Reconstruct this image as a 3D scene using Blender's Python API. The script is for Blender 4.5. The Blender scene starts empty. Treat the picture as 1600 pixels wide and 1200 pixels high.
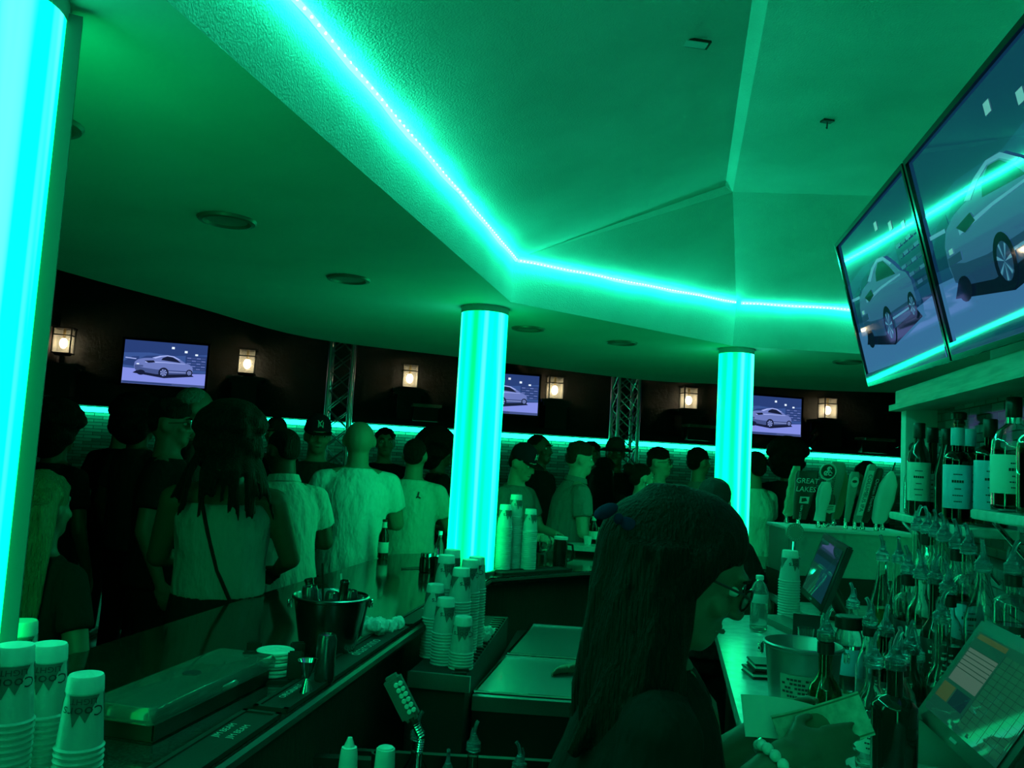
import bpy, bmesh, math, random
from math import sin, cos, pi, radians, sqrt
from mathutils import Vector, Matrix
random.seed(7)
V = Vector
S = bpy.context.scene
COL = S.collection

# ------------------------------------------------------------------ camera, world, exposure
cd = bpy.data.cameras.new('camera'); cam = bpy.data.objects.new('camera', cd); COL.objects.link(cam)
cd.sensor_fit = 'HORIZONTAL'; cd.sensor_width = 36.0; cd.lens = 36.0 * 1294 / 1600; cd.clip_start = .05
_p, _r = radians(5.0), radians(3.3)
_f = V((0, cos(_p), sin(_p))); _r0 = V((1, 0, 0)); _u0 = V((0, -sin(_p), cos(_p)))
_rt = _r0 * cos(_r) + _u0 * sin(_r); _ut = -_r0 * sin(_r) + _u0 * cos(_r)
cam.matrix_world = Matrix(((_rt.x, _ut.x, -_f.x, 0), (_rt.y, _ut.y, -_f.y, 0), (_rt.z, _ut.z, -_f.z, 1.7), (0, 0, 0, 1)))
S.camera = cam
W = bpy.data.worlds.new('night'); S.world = W; W.use_nodes = True
W.node_tree.nodes['Background'].inputs[0].default_value = (0, 1, .38, 1)
W.node_tree.nodes['Background'].inputs[1].default_value = .0025
S.view_settings.view_transform = 'Standard'; S.view_settings.look = 'None'
S.view_settings.gamma = 1; S.view_settings.use_curve_mapping = False
S.view_settings.exposure = 0.0
LED_POWER, PILLAR_POWER = 52.0, 3.4

# ------------------------------------------------------------------ materials
def M(name, color=(.5, .5, .5), rough=.5, metal=0, em=None, es=0, trans=0, alpha=1, spec=.5, bump=0, bscale=40, bdist=.02, ior=1.45, sub=0, detail=4, stretch=None):
    m = bpy.data.materials.new(name); m.use_nodes = True
    nt = m.node_tree; b = nt.nodes['Principled BSDF']
    b.inputs['Base Color'].default_value = (*color, 1); b.inputs['Roughness'].default_value = rough
    b.inputs['Metallic'].default_value = metal; b.inputs['IOR'].default_value = ior
    b.inputs['Transmission Weight'].default_value = trans; b.inputs['Alpha'].default_value = alpha
    b.inputs['Specular IOR Level'].default_value = spec
    if em: b.inputs['Emission Color'].default_value = (*em, 1); b.inputs['Emission Strength'].default_value = es
    if bump:
        tc = nt.nodes.new('ShaderNodeTexCoord'); n = nt.nodes.new('ShaderNodeTexNoise'); bp = nt.nodes.new('ShaderNodeBump')
        n.inputs['Scale'].default_value = bscale; n.inputs['Detail'].default_value = detail
        src = tc.outputs['Object']
        if stretch:
            mp = nt.nodes.new('ShaderNodeMapping'); mp.inputs['Scale'].default_value = stretch
            nt.links.new(src, mp.inputs[0]); src = mp.outputs[0]
        nt.links.new(src, n.inputs['Vector']); nt.links.new(n.outputs['Fac'], bp.inputs['Height'])
        bp.inputs['Strength'].default_value = bump; bp.inputs['Distance'].default_value = bdist
        nt.links.new(bp.outputs[0], b.inputs['Normal'])
    return m

def mix_noise(m, c1, c2, scale=4, detail=5, lo=.35, hi=.65, stretch=None):
    nt = m.node_tree; b = nt.nodes['Principled BSDF']
    tc = nt.nodes.new('ShaderNodeTexCoord'); n = nt.nodes.new('ShaderNodeTexNoise'); r = nt.nodes.new('ShaderNodeValToRGB')
    n.inputs['Scale'].default_value = scale; n.inputs['Detail'].default_value = detail
    r.color_ramp.elements[0].position = lo; r.color_ramp.elements[0].color = (*c1, 1)
    r.color_ramp.elements[1].position = hi; r.color_ramp.elements[1].color = (*c2, 1)
    src = tc.outputs['Object']
    if stretch:
        mp = nt.nodes.new('ShaderNodeMapping'); mp.inputs['Scale'].default_value = stretch
        nt.links.new(src, mp.inputs[0]); src = mp.outputs[0]
    nt.links.new(src, n.inputs['Vector']); nt.links.new(n.outputs['Fac'], r.inputs[0]); nt.links.new(r.outputs[0], b.inputs['Base Color'])
    return m

PLASTER = mix_noise(M('rough_plaster', (.7, .7, .66), .85, bump=.4, bscale=160, bdist=.008, spec=.2), (.62, .62, .58), (.74, .74, .7), 2.2)
PLASTER2 = mix_noise(M('smooth_plaster', (.62, .62, .58), .7, bump=.18, bscale=60, bdist=.006, spec=.3), (.56, .56, .52), (.64, .64, .6), 1.6)
FLOORM = mix_noise(M('dark_floor', (.06, .06, .06), .4, bump=.1), (.04, .04, .04), (.09, .09, .085), 5)
DARKWALL = M('dark_wall', (.03, .03, .03), .8, bump=.3, bscale=20)
GRANITE = mix_noise(M('dark_granite', (.03, .03, .03), .09, spec=.6), (.012, .012, .012), (.06, .06, .058), 160, 8, .45, .75)
WHITETOP = mix_noise(M('pale_stone', (.7, .7, .68), .16), (.55, .55, .53), (.74, .74, .72), 22, 8)
BLACKP = M('black_plastic', (.012, .012, .012), .4)
BLACKM = M('black_metal', (.015, .015, .015), .45, .3)
RUBBER = M('black_rubber', (.014, .014, .014), .75, bump=.5, bscale=400, bdist=.002)
STEEL = M('brushed_steel', (.42, .42, .42), .36, 1, bump=.08, bscale=40, stretch=(1, 30, 1))
CHROME = M('polished_steel', (.75, .75, .75), .08, 1)
ALU = M('aluminium', (.6, .6, .6), .3, 1)
PANEL = M('panelled_wood', (.05, .05, .045), .5, bump=.3, bscale=8, stretch=(8, 8, .6))
WOOD = mix_noise(M('pale_wood', (.35, .33, .28), .55), (.26, .25, .2), (.4, .38, .32), 6, 6, stretch=(1, 1, 12))
PRINT = M('white_print', (.75, .75, .72), .6)
PRINTD = M('dark_print', (.02, .02, .025), .6)
GREYPRINT = M('grey_print', (.5, .5, .5), .7)
CUPM = M('frosted_plastic', (.72, .72, .7), .4, trans=.35, spec=.5)
CUPW = M('milky_plastic', (.82, .82, .8), .4, trans=.15)
GLASS = M('clear_glass', (.93, .95, .94), .02, trans=1, ior=1.48)
GLASSG = M('green_glass', (.25, .4, .25), .03, trans=1, ior=1.48)
GLASSB = M('brown_glass', (.16, .07, .02), .04, trans=1, ior=1.48)
GLASSK = M('dark_glass', (.015, .015, .014), .05, spec=.6)
CLEARP = M('clear_plastic', (.85, .88, .88), .08, trans=.92, ior=1.4)
SPOUT = M('pale_spout_plastic', (.42, .55, .66), .18, trans=.88, ior=1.35)
SPIRIT = M('amber_spirit', (.5, .25, .06), .02, trans=.9, ior=1.36)
SPIRITC = M('clear_spirit', (.9, .9, .9), .02, trans=.95, ior=1.34)
SPIRITD = M('dark_spirit', (.06, .03, .012), .1, trans=.2)
PAPERL = M('pale_label', (.72, .72, .66), .6)
BLUEL = M('blue_label', (.35, .55, .75), .5)
BLACKL = M('black_label', (.012, .012, .014), .45)
TOWEL = M('white_towel', (.75, .75, .72), .95, bump=.6, bscale=60, bdist=.01)
PAPER = M('paper', (.72, .74, .7), .8)
NOTE = mix_noise(M('banknote_print', (.45, .5, .4), .8), (.3, .36, .28), (.55, .6, .5), 60, 8)
WHITEP = M('white_plastic', (.75, .75, .73), .35)
SKINS = {'light': M('light_skin', (.55, .36, .27), .5, sub=0), 'mid': M('tan_skin', (.36, .22, .15), .5), 'deep': M('shaded_tan_skin', (.2, .12, .085), .5), 'dark': M('brown_skin', (.12, .065, .04), .5)}
HAIRM = {'black': M('black_hair', (.008, .007, .006), .65, spec=.25, bump=1, bscale=26, bdist=.03, stretch=(7, 7, .7)),
         'brown': M('brown_hair', (.04, .025, .016), .65, spec=.25, bump=1, bscale=26, bdist=.03, stretch=(7, 7, .7)),
         'blonde': M('blonde_hair', (.26, .19, .09), .55, bump=1, bscale=26, bdist=.04, stretch=(7, 7, .6)),
         'grey': M('grey_hair', (.2, .2, .19), .6, bump=1, bscale=60, bdist=.02)}
def cloth(name, c, b=.9): return M(name, c, .9, bump=b, bscale=9, bdist=.035, detail=3, spec=.15, stretch=(1.6, 1.6, .7))
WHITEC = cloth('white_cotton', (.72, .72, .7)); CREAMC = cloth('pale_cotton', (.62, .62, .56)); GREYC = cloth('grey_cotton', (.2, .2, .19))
TANKC = cloth('shaded_white_cotton', (.27, .27, .26)); BLACKC = cloth('black_cotton', (.012, .012, .013)); DARKC = cloth('dark_cotton', (.035, .035, .036)); JEANS = cloth('dark_denim', (.025, .028, .04))  # tank top cloth is white, darkened in its colour to stand for dimmer light
EYEW = M('eye_white', (.7, .7, .68), .2); EYED = M('eye_iris', (.02, .015, .01), .1); LIPM = M('lip', (.3, .12, .1), .4)

def emat(name, c, s): return M(name, (0, 0, 0), .5, em=c, es=s)
LEDM = emat('led_tape_light', (.008, 1, .5), LED_POWER)
LEDDOT = emat('led_diode_light', (.05, 1, .6), LED_POWER * 1.0)
LEDSOFT = emat('dim_led_tape_light', (.006, 1, .3), LED_POWER * .3)
WALLLED = emat('wall_led_light', (.004, 1, .42), 14)
BULB = emat('warm_bulb_light', (1, .8, .5), 36)
def pillar_mat(power):
    m = bpy.data.materials.new('lit_acrylic'); m.use_nodes = True; nt = m.node_tree; b = nt.nodes['Principled BSDF']
    b.inputs['Base Color'].default_value = (.3, .3, .3, 1); b.inputs['Roughness'].default_value = .2
    tc = nt.nodes.new('ShaderNodeTexCoord'); mp = nt.nodes.new('ShaderNodeMapping'); n = nt.nodes.new('ShaderNodeTexNoise')
    mp.inputs['Scale'].default_value = (16, 16, .22); n.inputs['Scale'].default_value = 1; n.inputs['Detail'].default_value = 1.5
    r = nt.nodes.new('ShaderNodeValToRGB'); e = r.color_ramp.elements
    e[0].position = .3; e[0].color = (0, .8, .08, 1); e[1].position = .70; e[1].color = (.05, 1.1, .75, 1)
    x = e.new(.42); x.color = (0, 1, .2, 1); x = e.new(.56); x.color = (0, 1, .36, 1)
    nt.links.new(tc.outputs['Object'], mp.inputs[0]); nt.links.new(mp.outputs[0], n.inputs['Vector']); nt.links.new(n.outputs['Fac'], r.inputs[0])
    nt.links.new(r.outputs[0], b.inputs['Emission Color']); b.inputs['Emission Strength'].default_value = power
    return m
ACRYL = pillar_mat(PILLAR_POWER); ACRYLNEAR = pillar_mat(PILLAR_POWER * 1.35)
def stone_mat():
    m = M('ledger_stone', (.2, .2, .18), .8); nt = m.node_tree; b = nt.nodes['Principled BSDF']
    tc = nt.nodes.new('ShaderNodeTexCoord'); mp = nt.nodes.new('ShaderNodeMapping'); br = nt.nodes.new('ShaderNodeTexBrick'); bp = nt.nodes.new('ShaderNodeBump')
    mp.inputs['Rotation'].default_value = (radians(90), 0, 0); br.inputs['Scale'].default_value = 3.2
    br.inputs['Color1'].default_value = (.3, .3, .27, 1); br.inputs['Color2'].default_value = (.1, .1, .09, 1); br.inputs['Mortar'].default_value = (.02, .02, .02, 1)
    br.inputs['Row Height'].default_value = .14; br.inputs['Brick Width'].default_value = .7; br.inputs['Mortar Size'].default_value = .012
    nt.links.new(tc.outputs['Object'], mp.inputs[0]); nt.links.new(mp.outputs[0], br.inputs['Vector']); nt.links.new(br.outputs['Color'], b.inputs['Base Color'])
    nt.links.new(br.outputs['Color'], bp.inputs['Height']); bp.inputs['Strength'].default_value = .8; bp.inputs['Distance'].default_value = .08
    nt.links.new(bp.outputs[0], b.inputs['Normal']); return m
STONE = stone_mat()
def tile_mat():
    m = M('glass_tile', (.3, .38, .4), .1); nt = m.node_tree; b = nt.nodes['Principled BSDF']
    tc = nt.nodes.new('ShaderNodeTexCoord'); mp = nt.nodes.new('ShaderNodeMapping'); br = nt.nodes.new('ShaderNodeTexBrick'); bp = nt.nodes.new('ShaderNodeBump')
    mp.inputs['Rotation'].default_value = (radians(90), 0, 0); br.inputs['Scale'].default_value = 6
    br.inputs['Color1'].default_value = (.22, .27, .28, 1); br.inputs['Color2'].default_value = (.06, .09, .11, 1); br.inputs['Mortar'].default_value = (.05, .05, .05, 1)
    br.inputs['Row Height'].default_value = .16; br.inputs['Brick Width'].default_value = .55; br.inputs['Mortar Size'].default_value = .012
    nt.links.new(tc.outputs['Object'], mp.inputs[0]); nt.links.new(mp.outputs[0], br.inputs['Vector']); nt.links.new(br.outputs['Color'], b.inputs['Base Color'])
    nt.links.new(br.outputs['Fac'], bp.inputs['Height']); bp.inputs['Strength'].default_value = -.4; bp.inputs['Distance'].default_value = .01
    nt.links.new(bp.outputs[0], b.inputs['Normal']); return m
TILE = tile_mat()

# ------------------------------------------------------------------ mesh helpers
def frame(d):
    d = V(d).normalized(); a = V((0, 0, 1)) if abs(d.z) < .9 else V((0, 1, 0))
    x = a.cross(d).normalized(); y = d.cross(x); return x, y, d
class MB:
    def __init__(s): s.bm = bmesh.new(); s.mi = 0
    def face(s, vs):
        try: f = s.bm.faces.new(vs)
        except ValueError: return
        f.material_index = s.mi; return f
    def poly(s, pts): return s.face([s.bm.verts.new(p) for p in pts])
    def box(s, c, size, R=None, rz=0, bev=0):
        if R is None: R = Matrix.Rotation(rz, 3, 'Z')
        c = V(c); v = []
        for i in (-1, 1):
            for j in (-1, 1):
                for k in (-1, 1): v.append(s.bm.verts.new(c + R @ V((i * size[0] / 2, j * size[1] / 2, k * size[2] / 2))))
        fs = [s.face([v[a] for a in q]) for q in ((0, 1, 3, 2), (4, 6, 7, 5), (0, 4, 5, 1), (2, 3, 7, 6), (0, 2, 6, 4), (1, 5, 7, 3))]
        if bev:
            es = list({e for f in fs for e in f.edges})
            r = bmesh.ops.bevel(s.bm, geom=es, offset=bev, segments=2, affect='EDGES')
            for f in r['faces']: f.material_index = s.mi
    def prism(s, pts, z0, z1):
        a = [s.bm.verts.new((p[0], p[1], z0)) for p in pts]; b = [s.bm.verts.new((p[0], p[1], z1)) for p in pts]; n = len(pts)
        s.face(a[::-1]); s.face(b)
        for i in range(n): s.face([a[i], a[(i + 1) % n], b[(i + 1) % n], b[i]])
    def loft(s, rings, cap=True, close=False):
        R = [[s.bm.verts.new(p) for p in r] for r in rings]; n = len(R[0])
        for a, b in zip(R, R[1:] + ([R[0]] if close else [])):
            for i in range(n): s.face([a[i], a[(i + 1) % n], b[(i + 1) % n], b[i]])
        if cap and not close: s.face(R[0][::-1]); s.face(R[-1])
    def tube(s, pts, rad, seg=8, cap=True, flat=1):
        pts = [V(p) for p in pts]; rad = [rad] * len(pts) if not hasattr(rad, '__len__') else rad
        x, y, _ = frame(pts[1] - pts[0]); rings = []
        for i, p in enumerate(pts):
            d = (pts[min(i + 1, len(pts) - 1)] - pts[max(i - 1, 0)]).normalized()
            y = d.cross(x).normalized(); x = y.cross(d).normalized()
            rings.append([p + (x * cos(2 * pi * k / seg) + y * sin(2 * pi * k / seg) * flat) * rad[i] for k in range(seg)])
        s.loft(rings, cap)
    def capsule(s, a, b, ra, rb, seg=10, flat=1):
        a, b = V(a), V(b); d = (b - a).normalized()
        P, Rr = [], []
        for t in (1, .8, .45): P.append(a - d * ra * t); Rr.append(ra * sqrt(max(.02, 1 - t * t)))
        P += [a, b]; Rr += [ra, rb]
        for t in (.45, .8, 1): P.append(b + d * rb * t); Rr.append(rb * sqrt(max(.02, 1 - t * t)))
        s.tube(P, Rr, seg, True, flat)
    def ell(s, c, r, R=None, seg=16, ring=10):
        c = V(c); r = (r, r, r) if not hasattr(r, '__len__') else r; R = R or Matrix.Identity(3)
        rings = []
        for i in range(1, ring):
            t = pi * i / ring
            rings.append([c + R @ V((r[0] * sin(t) * cos(2 * pi * k / seg), r[1] * sin(t) * sin(2 * pi * k / seg), -r[2] * cos(t))) for k in range(seg)])
        q = [[s.bm.verts.new(p) for p in rr] for rr in rings]
        b0 = s.bm.verts.new(c + R @ V((0, 0, -r[2]))); t0 = s.bm.verts.new(c + R @ V((0, 0, r[2])))
        for k in range(seg):
            s.face([b0, q[0][(k + 1) % seg], q[0][k]]); s.face([t0, q[-1][k], q[-1][(k + 1) % seg]])
            for a, b in zip(q, q[1:]): s.face([a[k], a[(k + 1) % seg], b[(k + 1) % seg], b[k]])
    def lathe(s, prof, seg=20, c=(0, 0, 0), R=None, mis=None):
        c = V(c); R = R or Matrix.Identity(3); prev = None
        for i, (r, z) in enumerate(prof):
            if r < 1e-6: cur = [s.bm.verts.new(c + R @ V((0, 0, z)))]
            else: cur = [s.bm.verts.new(c + R @ V((r * cos(2 * pi * k / seg), r * sin(2 * pi * k / seg), z))) for k in range(seg)]
            if prev:
                if mis: s.mi = mis[i - 1]
                for k in range(seg):
                    k2 = (k + 1) % seg
                    if len(prev) == 1 and len(cur) > 1: s.face([prev[0], cur[k2], cur[k]])
                    elif len(cur) == 1 and len(prev) > 1: s.face([prev[k], prev[k2], cur[0]])
                    elif len(cur) > 1: s.face([prev[k], prev[k2], cur[k2], cur[k]])
            prev = cur
    def text(s, txt, size, fn, ext=.0006, align='CENTER'):
        c = bpy.data.curves.new('t', 'FONT'); c.body = txt; c.size = size; c.align_x = align; c.align_y = 'CENTER'; c.resolution_u = 2
        o = bpy.data.objects.new('t', c); COL.objects.link(o)
        me = bpy.data.meshes.new_from_object(o.evaluated_get(bpy.context.evaluated_depsgraph_get()))
        vs = [s.bm.verts.new(fn(v.co.x, v.co.y, ext)) for v in me.vertices]
        for p in me.polygons: s.face([vs[i] for i in p.vertices])
        bpy.data.objects.remove(o); bpy.data.curves.remove(c); bpy.data.meshes.remove(me)
    def out(s, name, mats, parent=None, smooth=True, loc=None, rz=0, normals=True, ang=38):
        if normals: bmesh.ops.recalc_face_normals(s.bm, faces=s.bm.faces)
        me = bpy.data.meshes.new(name); s.bm.to_mesh(me); s.bm.free()
        for m in (mats if isinstance(mats, (list, tuple)) else [mats]): me.materials.append(m)
        if smooth: me.shade_smooth(); me.set_sharp_from_angle(angle=radians(ang))
        o = bpy.data.objects.new(name, me); COL.objects.link(o)
        if parent: o.parent = parent
        if loc is not None: o.location = loc
        if rz: o.rotation_euler.z = rz
        return o
    def solid(s, name, mats, parent, voxel, it=4, loc=None):
        o = s.out(name, mats, None, False); o.modifiers.new('r', 'REMESH').mode = 'VOXEL'; o.modifiers['r'].voxel_size = voxel
        if it: m = o.modifiers.new('s', 'SMOOTH'); m.factor = .5; m.iterations = it
        me = bpy.data.meshes.new_from_object(o.evaluated_get(bpy.context.evaluated_depsgraph_get())); me.name = name
        me.shade_smooth(); old = o.data; o.modifiers.clear(); o.data = me; bpy.data.meshes.remove(old)
        if not me.materials:
            for m in (mats if isinstance(mats, (list, tuple)) else [mats]): me.materials.append(m)
        if parent: o.parent = parent
        if loc is not None: o.location = loc
        return o
def tag(o, label, cat, group=None, kind=None):
    if label: o['label'] = label
    if cat: o['category'] = cat
    if group: o['group'] = group
    if kind: o['kind'] = kind
    return o
def thing(name, label, cat, loc=(0, 0, 0), rz=0, group=None, kind=None):
    o = bpy.data.objects.new(name, None); COL.objects.link(o); o.location = loc; o.rotation_euler.z = rz; o.empty_display_size = .1
    return tag(o, label, cat, group, kind)
def struct(o, label=None): o['kind'] = 'structure'; return tag(o, label, None)
def dup(root, loc, rz=None, label=None, group=None):
    r = root.copy(); COL.objects.link(r); r.location = loc
    if rz is not None: r.rotation_euler.z = rz
    if label: r['label'] = label
    if group: r['group'] = group
    for ch in list(root.children):
        c = ch.copy(); COL.objects.link(c); c.parent = r
        for g in list(ch.children):
            d = g.copy(); COL.objects.link(d); d.parent = c
    return r
def on_plane(o, x, y):
    o, x, y = V(o), V(x).normalized(), V(y).normalized(); n = x.cross(y).normalized()
    return lambda a, b, e: o + x * a + y * b + n * e

# ------------------------------------------------------------------ room shell
TRAY = [(-.86, .5), (-.027, 4.245), (1.40, 5.215), (2.35, 5.24), (3.3, 4.3), (3.3, 1.0), (2.3, -.6), (.1, -.8)]
FASC = [(-.90, .5), (-.03, 4.26), (1.42, 5.345), (2.40, 5.38), (3.4, 4.4), (3.4, .95), (2.35, -.7), (.05, -.9)]
STZ = [2.72, 2.722, 2.76, 2.765, 2.76, 2.74, 2.72, 2.72]
CREASE = [(-1.75, 1.2), (-1.37, 3.08), (-1.2, 4.2), (-.85, 5.25), (.0, 5.9), (1.2, 6.8), (2.1, 6.8), (3.0, 6.7), (4.0, 5.8), (4.2, 2.9), (3.7, -.9), (1.9, -1.9), (-.9, -1.6), (-1.7, -.3)]
OUT = [(-2.75, 1.0), (-2.30, 3.6), (-1.9, 4.8), (-1.47, 5.95), (-.45, 6.6), (1.15, 7.55), (1.95, 7.55), (3.2, 7.5), (4.5, 6.5), (5.0, 3), (4.5, -1.2), (2, -2.5), (-1.2, -2.2), (-2.5, -.6)]
def dense(poly, n=7):
    r = []; L = len(poly)
    for i in range(L):
        p0, p1, p2, p3 = [V((*poly[(i + k) % L], 0)) for k in (-1, 0, 1, 2)]
        for j in range(n):
            t = j / n; r.append(.5 * ((2 * p1) + (p2 - p0) * t + (2 * p0 - 5 * p1 + 4 * p2 - p3) * t * t + (3 * p1 - p0 - 3 * p2 + p3) * t ** 3))
    return r
mb = MB()
# soffit: triangulated ring from fascia edge to the crease, then to the curved outer rim
inner = [V((*p, 0)) for p in FASC]; cr = dense(CREASE, 5); ou = dense(OUT, 5)
def ring_bridge(mb, A, B):
    def par(P):
        L = [0]
        for i in range(len(P)): L.append(L[-1] + (P[(i + 1) % len(P)] - P[i]).length)
        return [x / L[-1] for x in L]
    c = V((.9, 2.6, 0)); ang = lambda p: math.atan2(p.y - c.y, p.x - c.x)
    av = [(ang(p), 0, p) for p in A]; bv = [(ang(p), 1, p) for p in B]
    va = {i: mb.bm.verts.new(p) for i, p in enumerate(A)}; vb = {i: mb.bm.verts.new(p) for i, p in enumerate(B)}
    ia = sorted(range(len(A)), key=lambda i: ang(A[i])); ib = sorted(range(len(B)), key=lambda i: ang(B[i]))
    i = j = 0; na, nb = len(ia), len(ib)
    while i < na or j < nb:
        a0, b0 = ia[i % na], ib[j % nb]
        ta = ang(A[ia[(i + 1) % na]]) + (2 * pi if i + 1 >= na else 0) if i < na else 1e9
        tb = ang(B[ib[(j + 1) % nb]]) + (2 * pi if j + 1 >= nb else 0) if j < nb else 1e9
        if ta < tb: mb.face([va[a0], va[ia[(i + 1) % na]], vb[b0]]); i += 1
        else: mb.face([va[a0], vb[ib[(j + 1) % nb]], vb[b0]]); j += 1
up = lambda P, z: [V((p.x, p.y, z)) for p in P]
ring_bridge(mb, up(inner, 2.5), up(cr, 2.5)); ring_bridge(mb, up(cr, 2.5), up(ou, 2.47)); ring_bridge(mb, up(ou, 2.47), [V((p.x, p.y, 3.4)) for p in ou])
struct(mb.out('ceiling_soffit', PLASTER2, ang=12), 'lower green lit ceiling ring around the bar')
mb = MB()
n = len(FASC)
for i in range(n):
    j = (i + 1) % n; N = 14
    for k in range(N):
        a, b = k / N, (k + 1) / N
        P = lambda Q, z0, z1, t: V((Q[i][0] + (Q[j][0] - Q[i][0]) * t, Q[i][1] + (Q[j][1] - Q[i][1]) * t, z0 + (z1 - z0) * t))
        mb.poly([P(FASC, 2.5, 2.5, a), P(FASC, 2.5, 2.5, b), P(TRAY, STZ[i], STZ[j], b), P(TRAY, STZ[i], STZ[j], a)])
bmesh.ops.remove_doubles(mb.bm, verts=mb.bm.verts, dist=.0005)
struct(mb.out('trim_1', PLASTER, ang=20), 'plaster band between lower ceiling and light strip')
PL = [(.15, -.25), (1.063, 4.098), (1.063, 4.098), (1.85, 4.02), (2.5, 3.5), (2.5, 1.2), (1.8, .1), (.4, -.1)]
mb = MB()
T = [V((*p, z)) for p, z in zip(TRAY, STZ)]; Q = [V((*p, 3.1)) for p in PL]
lip0, lip1 = V((.10, -.24, 3.135)), V((1.02, 4.085, 3.125))
def grid(mb, a, b, c, d, n=10):
    for i in range(n):
        for j in range(n):
            f = lambda s, t: (a * (1 - s) + b * s) * (1 - t) + (d * (1 - s) + c * s) * t
            mb.poly([f(i / n, j / n), f((i + 1) / n, j / n), f((i + 1) / n, (j + 1) / n), f(i / n, (j + 1) / n)])
grid(mb, T[0], T[1], lip1, lip0); grid(mb, lip0, lip1, Q[1], Q[0])
mb.poly([T[1], Q[1], lip1]); mb.poly([T[1], T[2], Q[1]])
for i in (2, 3, 4, 5, 6): grid(mb, T[i], T[i + 1], Q[i + 1] if i != 2 else Q[3], Q[i], 4)
mb.poly([T[7], T[0], lip0, Q[7]]); mb.poly([Q[7], lip0, Q[0]])
mb.poly([Q[0], Q[1], Q[3], Q[4], Q[5], Q[6], Q[7]])
struct(mb.out('ceiling', PLASTER, ang=8), 'raised plaster tray ceiling lit green')

mb = MB(); mb.box((0, 6, -.05), (40, 40, .1)); struct(mb.out('floor', FLOORM), 'dark floor')
INN = [(-.80, .2), (-.527, 1.70), (-.31, 2.985), (-.06, 4.36), (.437, 4.80), (1.38, 5.42), (2.6, 5.45), (3.5, 4.5), (3.6, 1)]
OTR = [(-1.58, .2), (-1.34, 1.7), (-1.005, 3.488), (-.68, 5.10), (.01, 5.56), (1.10, 6.22), (2.9, 6.25), (4.25, 5), (4.4, 1)]
mb = MB(); o_ = [(-9, .1), (-1.6, .1)] + OTR[:] + [(4.4, .1), (11, .1), (11, 16.5), (-9, 16.5)]
mb.prism(o_, 0, .1); struct(mb.out('floor_platform', FLOORM, smooth=False), 'raised floor the customers stand on')
# walls of the patio
def wy(x): return 12.5 + .22 * x + .12
wa = math.atan(.22); wd = V((cos(wa), sin(wa), 0)); wn = V((sin(wa), -cos(wa), 0))
W0 = V((0, 12.62, 0))
def wall_box(mb, s0, s1, z0, z1, off, th): # along the wall, off = towards the camera
    c = W0 + wd * (s0 + s1) / 2 + wn * (off - th / 2); mb.box((c.x, c.y, (z0 + z1) / 2), (s1 - s0, th, z1 - z0), rz=wa)
mb = MB(); wall_box(mb, -6.25, 11, .1, 1.98, 0, .3)
o = mb.out('wall_back', STONE, smooth=False); struct(o, 'stacked stone wall under a green light strip')
mb = MB(); wall_box(mb, -6.3, 11, 2.06, 2.16, .14, .44); struct(mb.out('trim_2', DARKWALL, smooth=False), 'dark coping along the stone wall')
mb = MB(); wall_box(mb, -9, 12, 2.16, 5.2, -.25, .2); struct(mb.out('wall_back_upper', DARKWALL, smooth=False), 'black wall above the stone wall')
mb = MB(); wall_box(mb, -6.25, 11, 1.98, 2.045, .07, .05)
tag(mb.out('wall_light_strip', WALLLED, smooth=False), 'green light strip along the top of the far stone wall', 'light strip')
mb = MB(); mb.box((-8.6, 6.5, 2.6), (.3, 14, 5.2)); struct(mb.out('wall_left', DARKWALL, smooth=False))
mb = MB(); mb.box((-6.55, 11.15, 1.9), (.5, .5, 3.8)); struct(mb.out('trim_3', DARKWALL, smooth=False), 'dark square post at the left end of the wall')
mb = MB(); mb.box((10.9, 9, 2.6), (.3, 16, 5.2)); struct(mb.out('wall_right', DARKWALL, smooth=False))

# ------------------------------------------------------------------ led strips under the tray ceiling
def lerp(a, b, t): return a + (b - a) * t
def strip(i, a, b, label):
    A, B = T[i], T[(i + 1) % 8]; p, q = lerp(A, B, a), lerp(A, B, b); cen = V((.95, 2.4, 2.72))
    inw = (cen - (p + q) / 2); inw.z = 0; d = (q - p).normalized(); nn = V((0, 0, 1)).cross(d); nn = nn if nn.dot(inw) > 0 else -nn
    off = nn * .016 + V((0, 0, -.006)); L = (q - p).length; N = int(L / .12) + 1
    pts = [lerp(p, q, k / N) + off + V((0, 0, .004 * sin(k * 1.7) + .003 * sin(k * .6))) for k in range(N + 1)]
    t = thing('led_strip', label, 'light strip', (p + q) / 2); t0 = V(t.location)
    m1 = MB(); m1.tube([x - t0 for x in pts], .0085, 6); m1.out('light_tape', LEDM if i < 3 else LEDSOFT, t)
    m2 = MB(); n2 = min(100, int(L / .022))
    for k in range(n2):
        c = p + (q - p) * ((k + .5) / n2) + off + nn * .007; m2.box(c - t0, (.005, .005, .005), rz=math.atan2(d.y, d.x))
    x = m2.out('light_diode', LEDDOT, t, smooth=False); x['kind'] = 'stuff'
strip(0, 0, .995, 'long green light strip running overhead along the left edge of the raised ceiling')
strip(1, .01, .985, 'green light strip above the far bar between the two glowing columns')
strip(2, .03, 1, 'short green light strip right of the far column, ending behind the screen')
strip(3, 0, 1, 'green light strip behind the hanging screens'); strip(4, 0, 1, 'green light strip on the right edge of the raised ceiling')
strip(5, 0, 1, 'green light strip behind the camera on the right'); strip(6, 0, 1, 'green light strip behind the camera'); strip(7, 0, 1, 'green light strip behind the camera on the left')

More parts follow.
